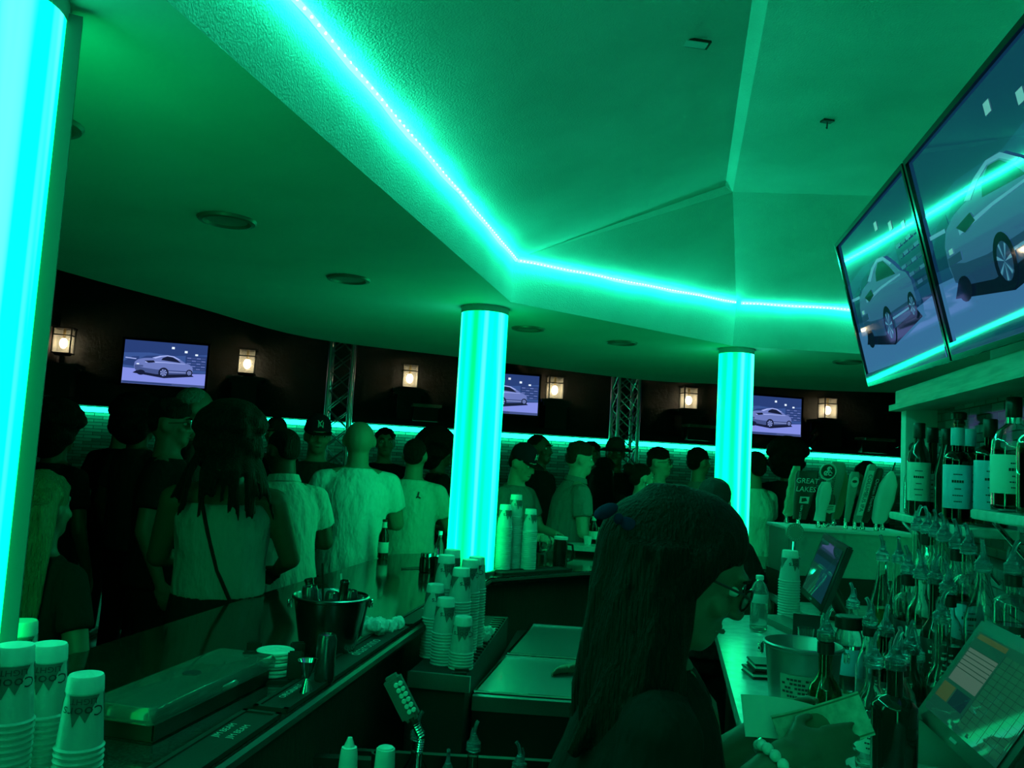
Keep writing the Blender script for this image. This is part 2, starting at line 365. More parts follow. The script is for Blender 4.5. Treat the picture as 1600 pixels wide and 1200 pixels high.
# recessed downlights
def downlight(x, y, z, label):
    t = thing('recessed_downlight', label, 'ceiling light', (x, y, z), 0, 'unlit recessed lights in the lower ceiling')
    m = MB(); m.lathe([(.072, 0), (.085, -.012), (.10, -.01), (.106, 0)], 28); m.out('trim_ring', DARKRING, t)
    m = MB(); m.lathe([(.072, -.004), (.06, -.001), (.0, -.002)], 28); m.out('lens', DARKLENS, t)
DARKRING = M('bronze_ring', (.2, .2, .18), .4, .4); DARKLENS = M('grey_lens', (.3, .3, .3), .3)
for x, y, l in [(-1.071, 2.961, 'unlit recessed light in the lower ceiling, largest of the row in full view'), (-.806, 3.892, 'unlit recessed light in the lower ceiling left of the middle column'),
             (-1.27, 2.10, 'unlit recessed light partly hidden by the near left column'), (.08, 5.107, 'unlit recessed light just right of the middle column'),
             (.717, 5.478, 'unlit recessed light midway between the two far columns'), (2.351, 5.778, 'unlit recessed light beside the hanging screen')]: downlight(x, y, 2.499, l)
# holes in the tray ceiling
def on_slope(x, y):
    a, b, c = T[0], T[1], lip0; nn = (b - a).cross(c - a).normalized(); return a.z - (nn.x * (x - a.x) + nn.y * (y - a.y)) / nn.z, nn
z, nn = on_slope(.52, 2.56)
nn = nn if nn.z < 0 else -nn
mb = MB(); R_ = Matrix((V((.985, .17, 0)), nn.cross(V((.985, .17, 0))).normalized(), nn)).transposed()
mb.mi = 0; mb.box(V((.52, 2.56, z)) + nn * .003, (.105, .042, .006), R_); mb.mi = 1; mb.box(V((.52, 2.56, z)) + nn * .006, (.085, .03, .006), R_)
tag(mb.out('ceiling_slot', [BLACKM, GREYPRINT], smooth=False), 'dark rectangular slot cut in the raised ceiling', 'ceiling slot')
mb = MB(); mb.box((1.115, 2.99, 3.098) if False else (1.19, 3.18, 3.097), (.045, .03, .008), rz=.2); mb.tube([(1.19, 3.18, 3.094), (1.197, 3.2, 3.075), (1.2, 3.215, 3.085)], .003, 6)
tag(mb.out('ceiling_hook', BLACKM, smooth=False), 'small dark fixing with hook on flat ceiling near the screens', 'hook')

# ------------------------------------------------------------------ glowing columns
def column(x, y, r, z0, z1, label, trim_ang=None, seg=36, sleeve=None):
    t = thing('light_column', label, 'column light', (x, y, z0))
    h = z1 - z0; m = MB(); prof = [(r * .86, .0), (r * .86, .02), (r, .02), (r, h - .035)]; m.lathe(prof, seg)
    m.out('acrylic_sleeve', sleeve or ACRYL, t)
    m = MB(); m.lathe([(r, h - .035), (r * 1.02, h - .03), (r * 1.02, h), (0, h)], seg); m.out('top_collar', PANELW, t)
    m = MB(); m.lathe([(0, 0), (r * 1.06, 0), (r * 1.06, .02), (r, .025)], seg); m.out('base_ring', ALU, t)
    if trim_ang is not None:
        for a in trim_ang:
            m = MB(); m.box((cos(a) * (r + .010), sin(a) * (r + .010), h / 2), (.03, .03, h - .04), rz=a); m.out('edge_trim', EDGEM, t, smooth=False)
EDGEM = M('dull_edge_metal', (.16, .16, .16), .45, .6); PANELW = M('frosted_collar', (.6, .6, .58), .5)
column(-.17, 4.49, .128, 1.07, 2.5, 'glowing acrylic column on the bar corner in the middle of the photo')
column(1.49, 5.50, .115, 1.07, 2.5, 'glowing acrylic column farther off on the right, behind the woman in a headscarf')
column(-.985, 1.45, .12, 1.07, 2.5, 'near glowing column at the left edge with metal edge trim', [radians(27)], sleeve=ACRYLNEAR)
column(.2, -1.2, .15, 0, 2.5, 'glowing column behind the camera'); column(3.6, .9, .13, 1.07, 2.5, 'glowing column on the right side of the bar behind the screens')

# ------------------------------------------------------------------ bar counter
def inset(poly, other, t): return [(a[0] + (b[0] - a[0]) * t, a[1] + (b[1] - a[1]) * t) for a, b in zip(poly, other)]
bar = thing('bar_counter', 'long dark stone bar counter wrapping around the bartenders', 'bar counter')
mb = MB(); mb.prism(INN + OTR[::-1], 1.03, 1.07); bmesh.ops.bevel(mb.bm, geom=list(mb.bm.edges), offset=.008, segments=2, affect='EDGES'); mb.out('countertop', GRANITE, bar, ang=30)
mb = MB(); mb.prism(inset(INN, OTR, .12) + inset(OTR, INN, .3)[::-1], .0, 1.03); mb.out('front_panel', PANEL, bar, smooth=False)
mb = MB()
for i in range(len(INN) - 1):
    a, b = INN[i], INN[i + 1]; mb.tube([(a[0], a[1], 1.05), (b[0], b[1], 1.05)], .016, 8)
mb.out('edge_rail', BLACKM, bar)
led = [(.30, 5.62), (.40, 5.40), (1.25, 5.92), (2.7, 5.98), (2.8, 6.3), (1.0, 6.3)]
mb = MB(); mb.prism([(.38, 5.72), (.47, 5.60), (.62, 5.58), (1.18, 5.93), (1.3, 6.02), (1.3, 6.2), (1.12, 6.17)], 1.10, 1.135)
mb.mi = 1; mb.prism([(.50, 5.74), (.66, 5.66), (1.2, 6.0), (1.25, 6.05), (1.25, 6.15), (1.14, 6.12)], 1.07, 1.10)
tag(mb.out('raised_bar_ledge', [WHITETOP, BLACKM], smooth=False), 'raised pale ledge on the far side of the bar', 'bar ledge')

# bar mats along the inner rail
def mat_along(a, b, off0, off1, z, label, prints):
    a, b = V((*a, 0)), V((*b, 0)); d = (b - a).normalized(); nn = V((-d.y, d.x, 0)); L = (b - a).length; ang = math.atan2(d.y, d.x)
    t = thing('bar_mat', label, 'bar mat', a + d * L / 2 + nn * (off0 + off1) / 2 + V((0, 0, z)), ang)
    w = off1 - off0; m = MB(); m.box((0, 0, .004), (L, w, .008), bev=.002)
    for s in (-1, 1): m.box((0, s * (w / 2 - .006), .009), (L, .012, .006)); m.box((s * (L / 2 - .006), 0, .009), (.012, w, .006))
    m.out('rubber_mat', RUBBER, t, smooth=False)
    for txt, sz, lx, ly in prints: m = MB(); m.text(txt, sz, on_plane((lx, ly, .0085), (1, 0, 0), (0, 1, 0))); m.out('printed_lettering', GREYPRINT, t, smooth=False)
mat_along((-.585, 1.30), (-.475, 1.97), .012, .105, 1.07, 'rubber bar mat along the rail nearest the camera, beside the clear box', [('JIM BEAM', .022, .2, .02), ('JIM BEAM', .022, .2, -.012)])
mat_along((-.47, 2.0), (-.30, 3.0), .012, .098, 1.07, 'rubber bar mat in front of the steel ice bucket', [('disaronno', .056, .16, 0), ('ORIGINALE', .024, -.36, .012)])
mat_along((-.295, 3.03), (-.15, 3.83), .012, .09, 1.07, 'rubber bar mat behind the tall cup stacks', [('disaronno', .05, .0, 0)])
mat_along((.02, 4.44), (.42, 4.79), .02, .13, 1.07, 'rubber drip mat on the far bar corner under the wine glass', [])

# under-bar station
st = thing('ice_bin_station', 'steel ice bin station below the bar with sliding lids', 'ice bin', (0, 3.6, 0))
def P3(x, y, z): return V((x, y - 3.6, z))
mb = MB(); mb.prism([(-.075, -.58), (.37, -.60), (.62, .86), (.10, .72)], .1, .82); mb.out('bin_body', BLACKM, st, smooth=False)
mb = MB(); mb.prism([(-.077, -.585), (.37, -.605), (.372, -.58), (-.075, -.556)], .80, .85); mb.out('front_lip', STEEL, st, smooth=False)
for y0, y1, n_ in ((3.06, 3.62, 0), (3.66, 4.32, 1)):
    sl = .2; f = lambda y: -.075 + (y - 3.05) * sl
    mb = MB(); mb.prism([(f(y0), y0 - 3.6), (f(y0) + .36, y0 - 3.62), (f(y1) + .34, y1 - 3.62), (f(y1), y1 - 3.6)], .835, .85)
    l = mb.out('sliding_lid', STEEL, st, smooth=False)
    mb = MB()
    c = [V((f(y0), y0 - 3.6, .853)), V((f(y0) + .36, y0 - 3.62, .853)), V((f(y1) + .34, y1 - 3.62, .853)), V((f(y1), y1 - 3.6, .853))]
    for i in range(4): mb.tube([c[i], c[(i + 1) % 4]], .006, 6)
    mb.out('lid_rim', CHROME, l)
ld = thing('cup_ledge', 'black ribbed ledge holding the tall cup stacks beside the ice bin', 'ledge', (-.2, 3.3, .78))
mb = MB(); mb.prism([(-.10, -.37), (.10, -.40), (.245, .72), (.08, .72)], -.78, .16); mb.out('ledge_box', RUBBER, ld, smooth=False)
mb = MB()
for k in range(22): mb.box((.075 + .0085 * k * .73, -.36 + k * .048, .164), (.05, .02, .008), rz=.15)
mb.out('rib', BLACKP, ld, smooth=False)
mb = MB(); mb.prism([(-.10, -.385), (.115, -.415), (.118, -.40), (-.09, -.37)], .115, .168); mb.out('front_plate', STEEL, ld, smooth=False)
sr = thing('speed_rail', 'dark bottle well under the bar rail', 'speed rail', (-.15, 2.15, .62))
mb = MB(); mb.box((.05, .0, .02), (.6, .5, .04)); mb.box((.05, .25, .12), (.6, .02, .24)); mb.box((.05, -.25, .08), (.6, .02, .16)); mb.box((-.245, 0, .1), (.02, .5, .2)); mb.box((.345, 0, .08), (.02, .5, .16)); mb.out('well_tray', BLACKM, sr, smooth=False)
for s in (-.22, .32):
    for q in (-.22, .22): mb = MB(); mb.tube([(s, q, -.62), (s, q, .02)], .015, 8); mb.out('leg', BLACKM, sr)

# back bar (island) counter
fd = V((-.2, -.98, 0)).normalized(); fn = V((-.98, .2, 0)).normalized()     # along the tower, out of its face
H0 = V((1.35, 2.9, 0))
bk = thing('back_bar_counter', 'pale stone back bar counter under bottles and terminals', 'counter')
cp = [(.36, .6), (.60, 2.08), (.833, 3.27), (.885, 3.49), (1.32, 3.56), (1.36, 4.4), (2.3, 4.4), (2.3, .6)]
mb = MB(); mb.prism(cp, 1.06, 1.10); bmesh.ops.bevel(mb.bm, geom=list(mb.bm.edges), offset=.006, segments=2, affect='EDGES'); mb.out('countertop', WHITETOP, bk, ang=30)
mb = MB(); mb.prism([(.42, .65), (.66, 2.1), (.93, 3.42), (1.36, 3.48), (1.40, 4.3), (2.25, 4.3), (2.25, .65)], 0, 1.06); mb.out('cabinet_body', BLACKM, bk, smooth=False)
tb = thing('tap_cabinet_base', 'dark cabinet carrying the beer tap box', 'cabinet', (1.66, 4.12, 1.10))
mb = MB(); mb.box((0, 0, .06), (.62, .34, .12)); mb.out('cabinet_box', BLACKM, tb, smooth=False)

# tower holding the screens
def FP(t, off, z): p = H0 + fd * t + fn * off; return V((p.x, p.y, z))
tw = thing('screen_tower', 'tiled tower behind the bottles carrying the two big screens', 'tower', FP(1.2, -.3, 1.1), math.atan2(fd.y, fd.x) + pi)
# local frame: x runs away from the camera (towards t=0), y = -face normal after rotation
def TL(t, off, z): return tw_inv @ FP(t, off, z)
bpy.context.view_layer.update(); tw_inv = tw.matrix_world.inverted()
def fbox(mb, t0, t1, o0, o1, z0, z1):
    a = TL(t0, o0, z0); b = TL(t1, o1, z1); c = (a + b) / 2; mb.box(c, (abs(a.x - b.x), abs(a.y - b.y), abs(a.z - b.z)))
mb = MB(); fbox(mb, .02, 2.6, -.12, -.42, 1.1, 1.94); mb.out('tiled_wall', TILE, tw, smooth=False)
mb = MB(); fbox(mb, .0, 2.6, 0, -.42, 1.94, 2.005); fbox(mb, -.005, 2.6, .02, -.05, 1.935, 1.955); mb.out('header_beam', WOOD, tw, smooth=False)
mb = MB(); fbox(mb, .1, 2.6, -.27, -.42, 2.005, 3.09); mb.out('upper_column', PLASTER2, tw, smooth=False)
mb = MB(); fbox(mb, 0, .06, -.02, -.14, 1.585, 1.94); mb.out('end_post', PANELW, tw, smooth=False)
def shelf(t0, t1, z, label):
    c = FP((t0 + t1) / 2, -.055, z); t = thing('bottle_shelf', label, 'shelf', c, math.atan2(fd.y, fd.x))
    m = MB(); m.box((0, 0, -.012), (abs(t1 - t0), .13, .024), bev=.003); m.out('shelf_board', WHITETOP, t)
    for s in (-.35, .35):
        x = s * abs(t1 - t0)
        m = MB(); m.tube([(x, -.05, -.025), (x, .058, -.15)], .006, 6); m.out('bracket', CHROME, t)
shelf(-.02, .765, 1.585, 'pale glass shelf under the tall bottles beside the tap handles')
shelf(.80, 1.6, 1.635, 'pale glass shelf at the right edge under a big round bottle')
rl = thing('stepped_bottle_riser', 'stepped steel riser under the pour bottles', 'bottle riser', FP(.765, .11, 1.1), math.atan2(fd.y, fd.x))
mb = MB(); mb.box((0, .055, .09), (.76, .11, .18)); mb.box((0, -.055, .045), (.76, .11, .09)); mb.out('riser_steps', STEEL, rl, smooth=False)

# ------------------------------------------------------------------ screens
PIC = {'back': emat('screen_deep_blue', (.022, .05, .19), 1), 'mid': emat('screen_mid_blue', (.04, .09, .3), 1), 'floor': emat('screen_lavender', (.23, .28, .8), 1), 'car': emat('screen_car_blue', (.15, .2, .52), 1),
       'hi': emat('screen_car_highlight', (.4, .48, .95), 1), 'dark': emat('screen_dark', (.008, .012, .04), 1), 'shade': emat('screen_car_shade', (.06, .09, .26), 1), 'light': emat('screen_white', (.7, .8, 1), 1.2), 'red': emat('screen_lamp', (.06, .05, .1), 1)}
PK = list(PIC)
def gloss(m): b = m.node_tree.nodes['Principled BSDF']; b.inputs['Roughness'].default_value = .04; b.inputs['Base Color'].default_value = (.01, .01, .012, 1); b.inputs['Specular IOR Level'].default_value = .8
for m in PIC.values(): gloss(m)
def arc(cx, cy, rx, ry, a0, a1, n): return [(cx + rx * cos(radians(a0 + (a1 - a0) * i / n)), cy + ry * sin(radians(a0 + (a1 - a0) * i / n))) for i in range(n + 1)]
def car_picture(mb, w, h, y):
    lay = [0]
    def pg(key, pts):
        lay[0] += 1; mb.mi = PK.index(key) + 1; yy = y - .0002 * lay[0]
        f = mb.poly([V(((u - .5) * w, yy, (v - .5) * h)) for u, v in pts])
    def rc(key, a, b, c, d): pg(key, [(a, b), (c, b), (c, d), (a, d)])
    rc('back', 0, 0, 1, 1); rc('mid', 0, .34, 1, .62); pg('mid', [(0, .62), (1, .62), (1, .78), (.6, .7), (.3, .74), (0, .7)])
    pg('floor', [(0, 0), (1, 0), (1, .33), (.7, .3), (.3, .34), (0, .36)])
    pg('back', [(.0, .5), (.1, .62), (.18, .64), (.2, .4), (0, .42)]); pg('hi', [(.02, .6), (.15, .585), (.15, .565), (.02, .58)])
    for u in (.58, .74, .87): rc('light', u - .017, .86 - (u - .58) * .45, u + .017, .91 - (u - .58) * .45)
    rc('back', .74, .4, 1, .74)
    for i in range(5):
        for k in range(4): rc('shade' if (i + k) % 2 else 'car', .76 + .058 * k, .42 + .062 * i, .81 + .058 * k, .44 + .062 * i)
    pg('dark', [(.12, .25), (.5, .17), (.86, .25), (.8, .33), (.2, .36)])
    body = [(.13, .4), (.135, .5), (.17, .565), (.24, .6), (.34, .625), (.43, .68), (.52, .705), (.6, .69), (.68, .62), (.74, .555), (.80, .52), (.835, .46), (.84, .34), (.80, .3), (.52, .26), (.4, .25), (.25, .28), (.15, .32)]
    pg('car', body)
    pg('shade', [(.135, .42), (.25, .38), (.4, .36), (.82, .37), (.84, .34), (.80, .3), (.52, .26), (.4, .25), (.25, .28), (.15, .32)])
    pg('dark', [(.45, .585), (.465, .635), (.52, .68), (.585, .668), (.645, .61), (.69, .55)])
    pg('back', [(.2, .6), (.27, .66), (.41, .685), (.43, .665), (.36, .62)])
    pg('hi', [(.34, .625), (.43, .68), (.52, .705), (.6, .69), (.68, .62), (.66, .615), (.59, .672), (.52, .685), (.45, .66), (.38, .61)])
    pg('hi', [(.26, .53), (.5, .54), (.74, .535), (.74, .525), (.5, .525), (.26, .505)]); pg('hi', [(.44, .325), (.78, .335), (.78, .325), (.44, .31)])
    pg('dark', [(.25, .545), (.36, .565), (.38, .52), (.3, .5)]); rc('light', .16, .45, .19, .475); rc('shade', .14, .4, .24, .44)
    for cx, cy, rx in ((.49, .295, .062), (.80, .33, .04)):
        pg('dark', arc(cx, cy, rx, rx * 1.95, 0, 345, 23)); pg('shade', arc(cx, cy, rx * .68, rx * 1.35, 0, 340, 17))
        for k in range(7): a = 2 * pi * k / 7; pg('hi', [(cx, cy), (cx + rx * .66 * cos(a), cy + rx * 1.28 * sin(a)), (cx + rx * .66 * cos(a + .22), cy + rx * 1.28 * sin(a + .22))])
    pg('dark', arc(.22, .27, .05, .06, 0, 345, 15))
    rc('shade', 0, 0, 1, .06); rc('back', .02, .02, .6, .045)
BIGPIC = {}
def screen(name, label, c, u, tilt_n, w, h, bez, th=.05, group=None, strength=1):
    # u = screen right as the viewer sees it; tilt = how far the screen's up vector leans
    u = V(u).normalized(); up_ = tilt_n - u * u.dot(tilt_n); up_.normalize(); back = up_.cross(u).normalized() # points away from viewer? checked by builder
    t = thing(name, label, 'television', c, 0, group); t.rotation_mode = 'QUATERNION'
    R = Matrix((u, -(u.cross(up_)), up_)).transposed(); t.rotation_quaternion = R.to_quaternion()
    m = MB(); m.box((0, th / 2 + .002, 0), (w - .004, th, h - .004), bev=.006); m.out('housing', BLACKP, t)
    m = MB()
    for s in (-1, 1): m.box((s * (w / 2 - bez / 2), 0, 0), (bez, .016, h)); m.box((0, 0, s * (h / 2 - bez / 2)), (w - 2 * bez, .016, bez))
    m.out('bezel', GLOSSBLK, t, smooth=False)
    m = MB(); m.mi = 0; m.box((0, .004, 0), (w - 2 * bez, .004, h - 2 * bez)); car_picture(m, w - 2 * bez, h - 2 * bez, .0018)
    m.out('display', [BLACKP] + [(PIC if strength == 1 else BIGPIC)[k] for k in PK], t, smooth=False, normals=False)
    return t
GLOSSBLK = M('gloss_black', (.01, .01, .01), .12)
for k, m in PIC.items():
    c = m.copy(); c.name = m.name + '_large'; b = c.node_tree.nodes['Principled BSDF']; b.inputs['Emission Strength'].default_value = .38
    e = b.inputs['Emission Color'].default_value; e[0] *= .4; e[1] *= 1.4; BIGPIC[k] = c
a_, b_ = -1.76, -.243
uu = V((cos(a_), sin(a_), -.02)).normalized(); n0 = V((-sin(a_), cos(a_), 0)); vv = uu.cross(n0); vv = vv if vv.z > 0 else -vv; vv = vv * cos(b_) + n0 * sin(b_)
TVC = V((1.197, 2.662, 2.304))
t1 = screen('television', 'large tilted screen hung over the back bar, left of the pair in full view', TVC, uu, vv, .93, .56, .014, .045, 'large screens over the back bar', .5)
t2 = screen('television', 'large tilted screen at the upper right, cut off by the photo edge', TVC + uu * .945, uu, vv, .93, .56, .014, .045, 'large screens over the back bar', .5)
for t in (t1, t2):
    m = MB(); m.box((0, .11, .02), (.3, .12, .2)); m.out('wall_bracket', BLACKM, t, smooth=False)
def fartv(s, z, label, w=1.14, h=.66):
    c = W0 + wd * s + wn * .12; screen('television', label, (c.x, c.y, z), wd, V((0, 0, 1)), w, h, .03, .07, 'small screens on the far wall')
def wall_s(x, off): # distance along wall for a point seen at world x (approx)
    return (x - wn.x * off) / wd.x
fartv(wall_s(-4.82, .1), 2.70, 'far wall screen showing a silver car, leftmost and in full view')
fartv(wall_s(-.13, .1), 2.64, 'far wall screen half hidden behind the middle glowing column', 1.16, .66)
fartv(wall_s(4.22, .1), 2.60, 'far wall screen beside the far right glowing column', 1.16, .68)

# ------------------------------------------------------------------ far wall lanterns, trusses, ledges
def lantern(x, z, label):
    s = wall_s(x, .35); c = W0 + wd * s + wn * .0
    t = thing('wall_lantern', label, 'lantern', (c.x, c.y, 2.16), wa, 'lit glass lanterns on the far wall')
    m = MB(); m.box((0, 0, .2), (.34, .3, .4)); m.box((0, 0, .42), (.5, .42, .05)); m.box((0, 0, .375), (.42, .36, .05)); m.out('pedestal', DARKWALL2, t, smooth=False)
    zb = z - 2.16 - .17
    m = MB(); m.tube([(0, 0, .44), (0, 0, zb)], .035, 10); m.lathe([(.0, zb - .03), (.1, zb - .03), (.12, zb), (0, zb)], 12); m.out('stem', BLACKM, t)
    m = MB(); w, d, h = .23, .2, .34
    for i in (-1, 1):
        for j in (-1, 1): m.box((i * w / 2, j * d / 2, zb + h / 2), (.014, .014, h))
    for k in (0, h * .72, h):
        for i in (-1, 1): m.box((0, i * d / 2, zb + k), (w, .014, .014)); m.box((i * w / 2, 0, zb + k), (.014, d, .014))
    m.box((0, 0, zb + h + .01), (w + .03, d + .03, .02)); m.out('frame', BLACKM, t, smooth=False)
    m = MB()
    for i in (-1, 1): m.box((0, i * (d / 2 - .012), zb + h / 2), (w - .02, .004, h - .02)); m.box((i * (w / 2 - .012), 0, zb + h / 2), (.004, d - .02, h - .02))
    m.out('glass_pane', PANE, t, smooth=False)
    m = MB(); m.ell((0, 0, zb + .14), (.05, .05, .07), None, 12, 8); m.out('bulb', BULB, t)
    m = MB(); m.tube([(0, 0, zb + h), (0, 0, zb + .19)], .018, 8); m.out('bulb_holder', BRASS, t)
DARKWALL2 = M('dark_pedestal', (.05, .05, .05), .7, bump=.4, bscale=12); BRASS = M('brass', (.5, .35, .12), .3, 1)
PANE = M('seeded_glass', (.9, .9, .85), .25, trans=.85, ior=1.2)
lantern(-3.72, 2.83, 'lit glass lantern on the far wall right of the leftmost screen'); lantern(-1.45, 2.80, 'lit glass lantern on the far wall just left of the middle glowing column')
lantern(.74, 2.79, 'lit glass lantern on the far wall just right of the middle glowing column'); lantern(2.92, 2.79, 'lit glass lantern on the far wall left of the far right column')
lantern(5.36, 2.80, 'lit glass lantern farthest right, beside the hanging screens'); lantern(-6.08, 2.92, 'lit glass lantern half hidden behind the post at far left')
def truss(x, y, rz, label):
    t = thing('lighting_truss', label, 'truss', (x, y, .1), rz); h = 3.15; w = .145
    C4 = [(-w, -w), (w, -w), (w, w), (-w, w)]
    for c in C4: m = MB(); m.tube([(*c, .03), (*c, h)], .025, 10); m.out('chord_tube', ALU, t)
    m = MB()
    for i in range(4):
        a, b = C4[i], C4[(i + 1) % 4]
        for k in range(12):
            z0, z1 = .05 + k * .255, .05 + (k + 1) * .255
            p, q = (a, b) if k % 2 else (b, a); m.tube([(*p, z0), (*q, z1)], .01, 6); m.tube([(*q, z0), (*p, z1)], .008, 6)
    m.out('lattice', ALU, t)
    m = MB(); m.box((0, 0, h + .02), (.34, .34, .04)); m.out('top_plate', BLACKM, t, smooth=False); m = MB(); m.box((0, 0, .015), (.5, .5, .03)); m.out('base_plate', BLACKM, t, smooth=False)
    m = MB(); m.box((0, -.05, h + .12), (.3, .2, .16), bev=.02); m.out('lamp_head', BLACKP, t); m = MB(); m.lathe([(0, 0), (.05, 0), (.05, .01), (0, .01)], 14, (.08, -.155, h + .1), Matrix.Rotation(radians(90), 3, 'X')); m.out('lamp_lens', emat('violet_lamp', (.25, .1, 1), 2), t)
truss(-2.28, 11.0, .1, 'silver lighting truss tower left of the middle column'); truss(1.59, 11.5, .2, 'silver lighting truss tower between the two far columns')
def wledge(x, z, w, label):
    c = W0 + wd * wall_s(x, .2) + wn * .3; t = thing('wall_ledge', label, 'ledge', (c.x, c.y, z), wa)
    m = MB(); m.box((0, 0, 0), (w, .3, .04)); m.out('ledge_board', WOOD, t, smooth=False); m = MB(); m.box((0, .06, -.12), (w * .85, .12, .2)); m.out('ledge_support', DARKWALL2, t, smooth=False)
wledge(-1.25, 2.36, .42, 'short lit ledge below the lantern left of the middle column'); wledge(2.95, 2.34, .46, 'short lit ledge below the lantern left of the far right column')
wledge(6.0, 2.32, .55, 'short ledge below the rightmost lantern')
# dark climbing plant by the rightmost lantern
pl = thing('climbing_plant', 'dark leafy plant on the far wall right of the last lantern', 'plant', (7.15, 13.75, 2.17))
mb = MB(); random.seed(3)
for k in range(420):
    c = V((random.gauss(0, .35), random.gauss(-.1, .12), .35 + random.gauss(0, .35))); c.z = max(c.z, .02)
    R = Matrix.Rotation(random.random() * 6, 3, 'Z') @ Matrix.Rotation(random.random() * 3, 3, 'X'); s = .05 + random.random() * .03
    mb.poly([c + R @ V(p) for p in ((-s, 0, 0), (0, -s * .5, .01), (s, 0, 0), (0, s * .5, .01))])
mb.out('foliage', M('dark_leaf', (.03, .06, .02), .5), pl, smooth=False, normals=False)
mb = MB()
for k in range(6): mb.tube([(random.uniform(-.3, .3), 0, 0), (random.uniform(-.3, .3), -.05, .5), (random.uniform(-.4, .4), -.08, .9)], .008, 6)
mb.out('stem', PANEL, pl)
br = thing('slatted_bracket', 'small bracket of tilted chrome slats beside the far right screen', 'bracket', (4.93, 13.45, 2.17), wa)
for k in range(3): mb = MB(); mb.box((0, 0, k * .11), (.15, .04, .04), R=Matrix.Rotation(-.9, 3, 'Y')); mb.out('slat', CHROME, br, smooth=False)
mb = MB(); mb.box((0, .05, .13), (.03, .03, .5)); mb.out('post', BLACKM, br, smooth=False)

# ------------------------------------------------------------------ people
def hand(mb, w, d, palm, thumb, curl=.5, k=1.0, spread=1.0, split=None):
    # w wrist, d direction of the hand, palm = direction the palm faces, thumb = side the thumb is on
    w, d = V(w), V(d).normalized(); palm = V(palm); palm = (palm - d * palm.dot(d)).normalized(); s = V(thumb); s = (s - d * s.dot(d) - palm * s.dot(palm)).normalized()
    R = Matrix((s, palm, d)).transposed()
    mb.ell(w + d * .048 * k, (.040 * k, .0155 * k, .055 * k), R, 14, 10); mb.capsule(w - d * .02 * k, w + d * .03 * k, .026 * k, .03 * k, 10, .7)
    for i, (o, L, r) in enumerate(((.029, .072, .0088), (.0095, .082, .0092), (-.0105, .076, .0088), (-.029, .06, .0077))):
        c = curl[i] if hasattr(curl, '__len__') else curl + .08 * i
        a = w + d * (.088 - .006 * abs(i - 1)) * k + s * o * k; dd = (d + s * o * 2.5 * spread).normalized(); p = a
        for j, fr in enumerate((.45, .32, .25)):
            ang = c * (.55 + .5 * j); q_ = dd * cos(ang) + palm * sin(ang); e = p + q_ * L * fr * k
            mb.capsule(p, e, r * k * (1 - .1 * j), r * k * (.92 - .12 * j), 8); p = e
    a = w + d * .03 * k + s * .03 * k + palm * .006 * k; b = a + (d * .7 + s * .6 + palm * .35).normalized() * .04 * k
    c_ = b + (d * .85 + s * .1 + palm * .5).normalized() * .034 * k
    mb.capsule(w + d * .015 * k + s * .015 * k, a, .016 * k, .0135 * k, 8); mb.capsule(a, b, .0125 * k, .0105 * k, 8); mb.capsule(b, c_, .0102 * k, .0085 * k, 8)

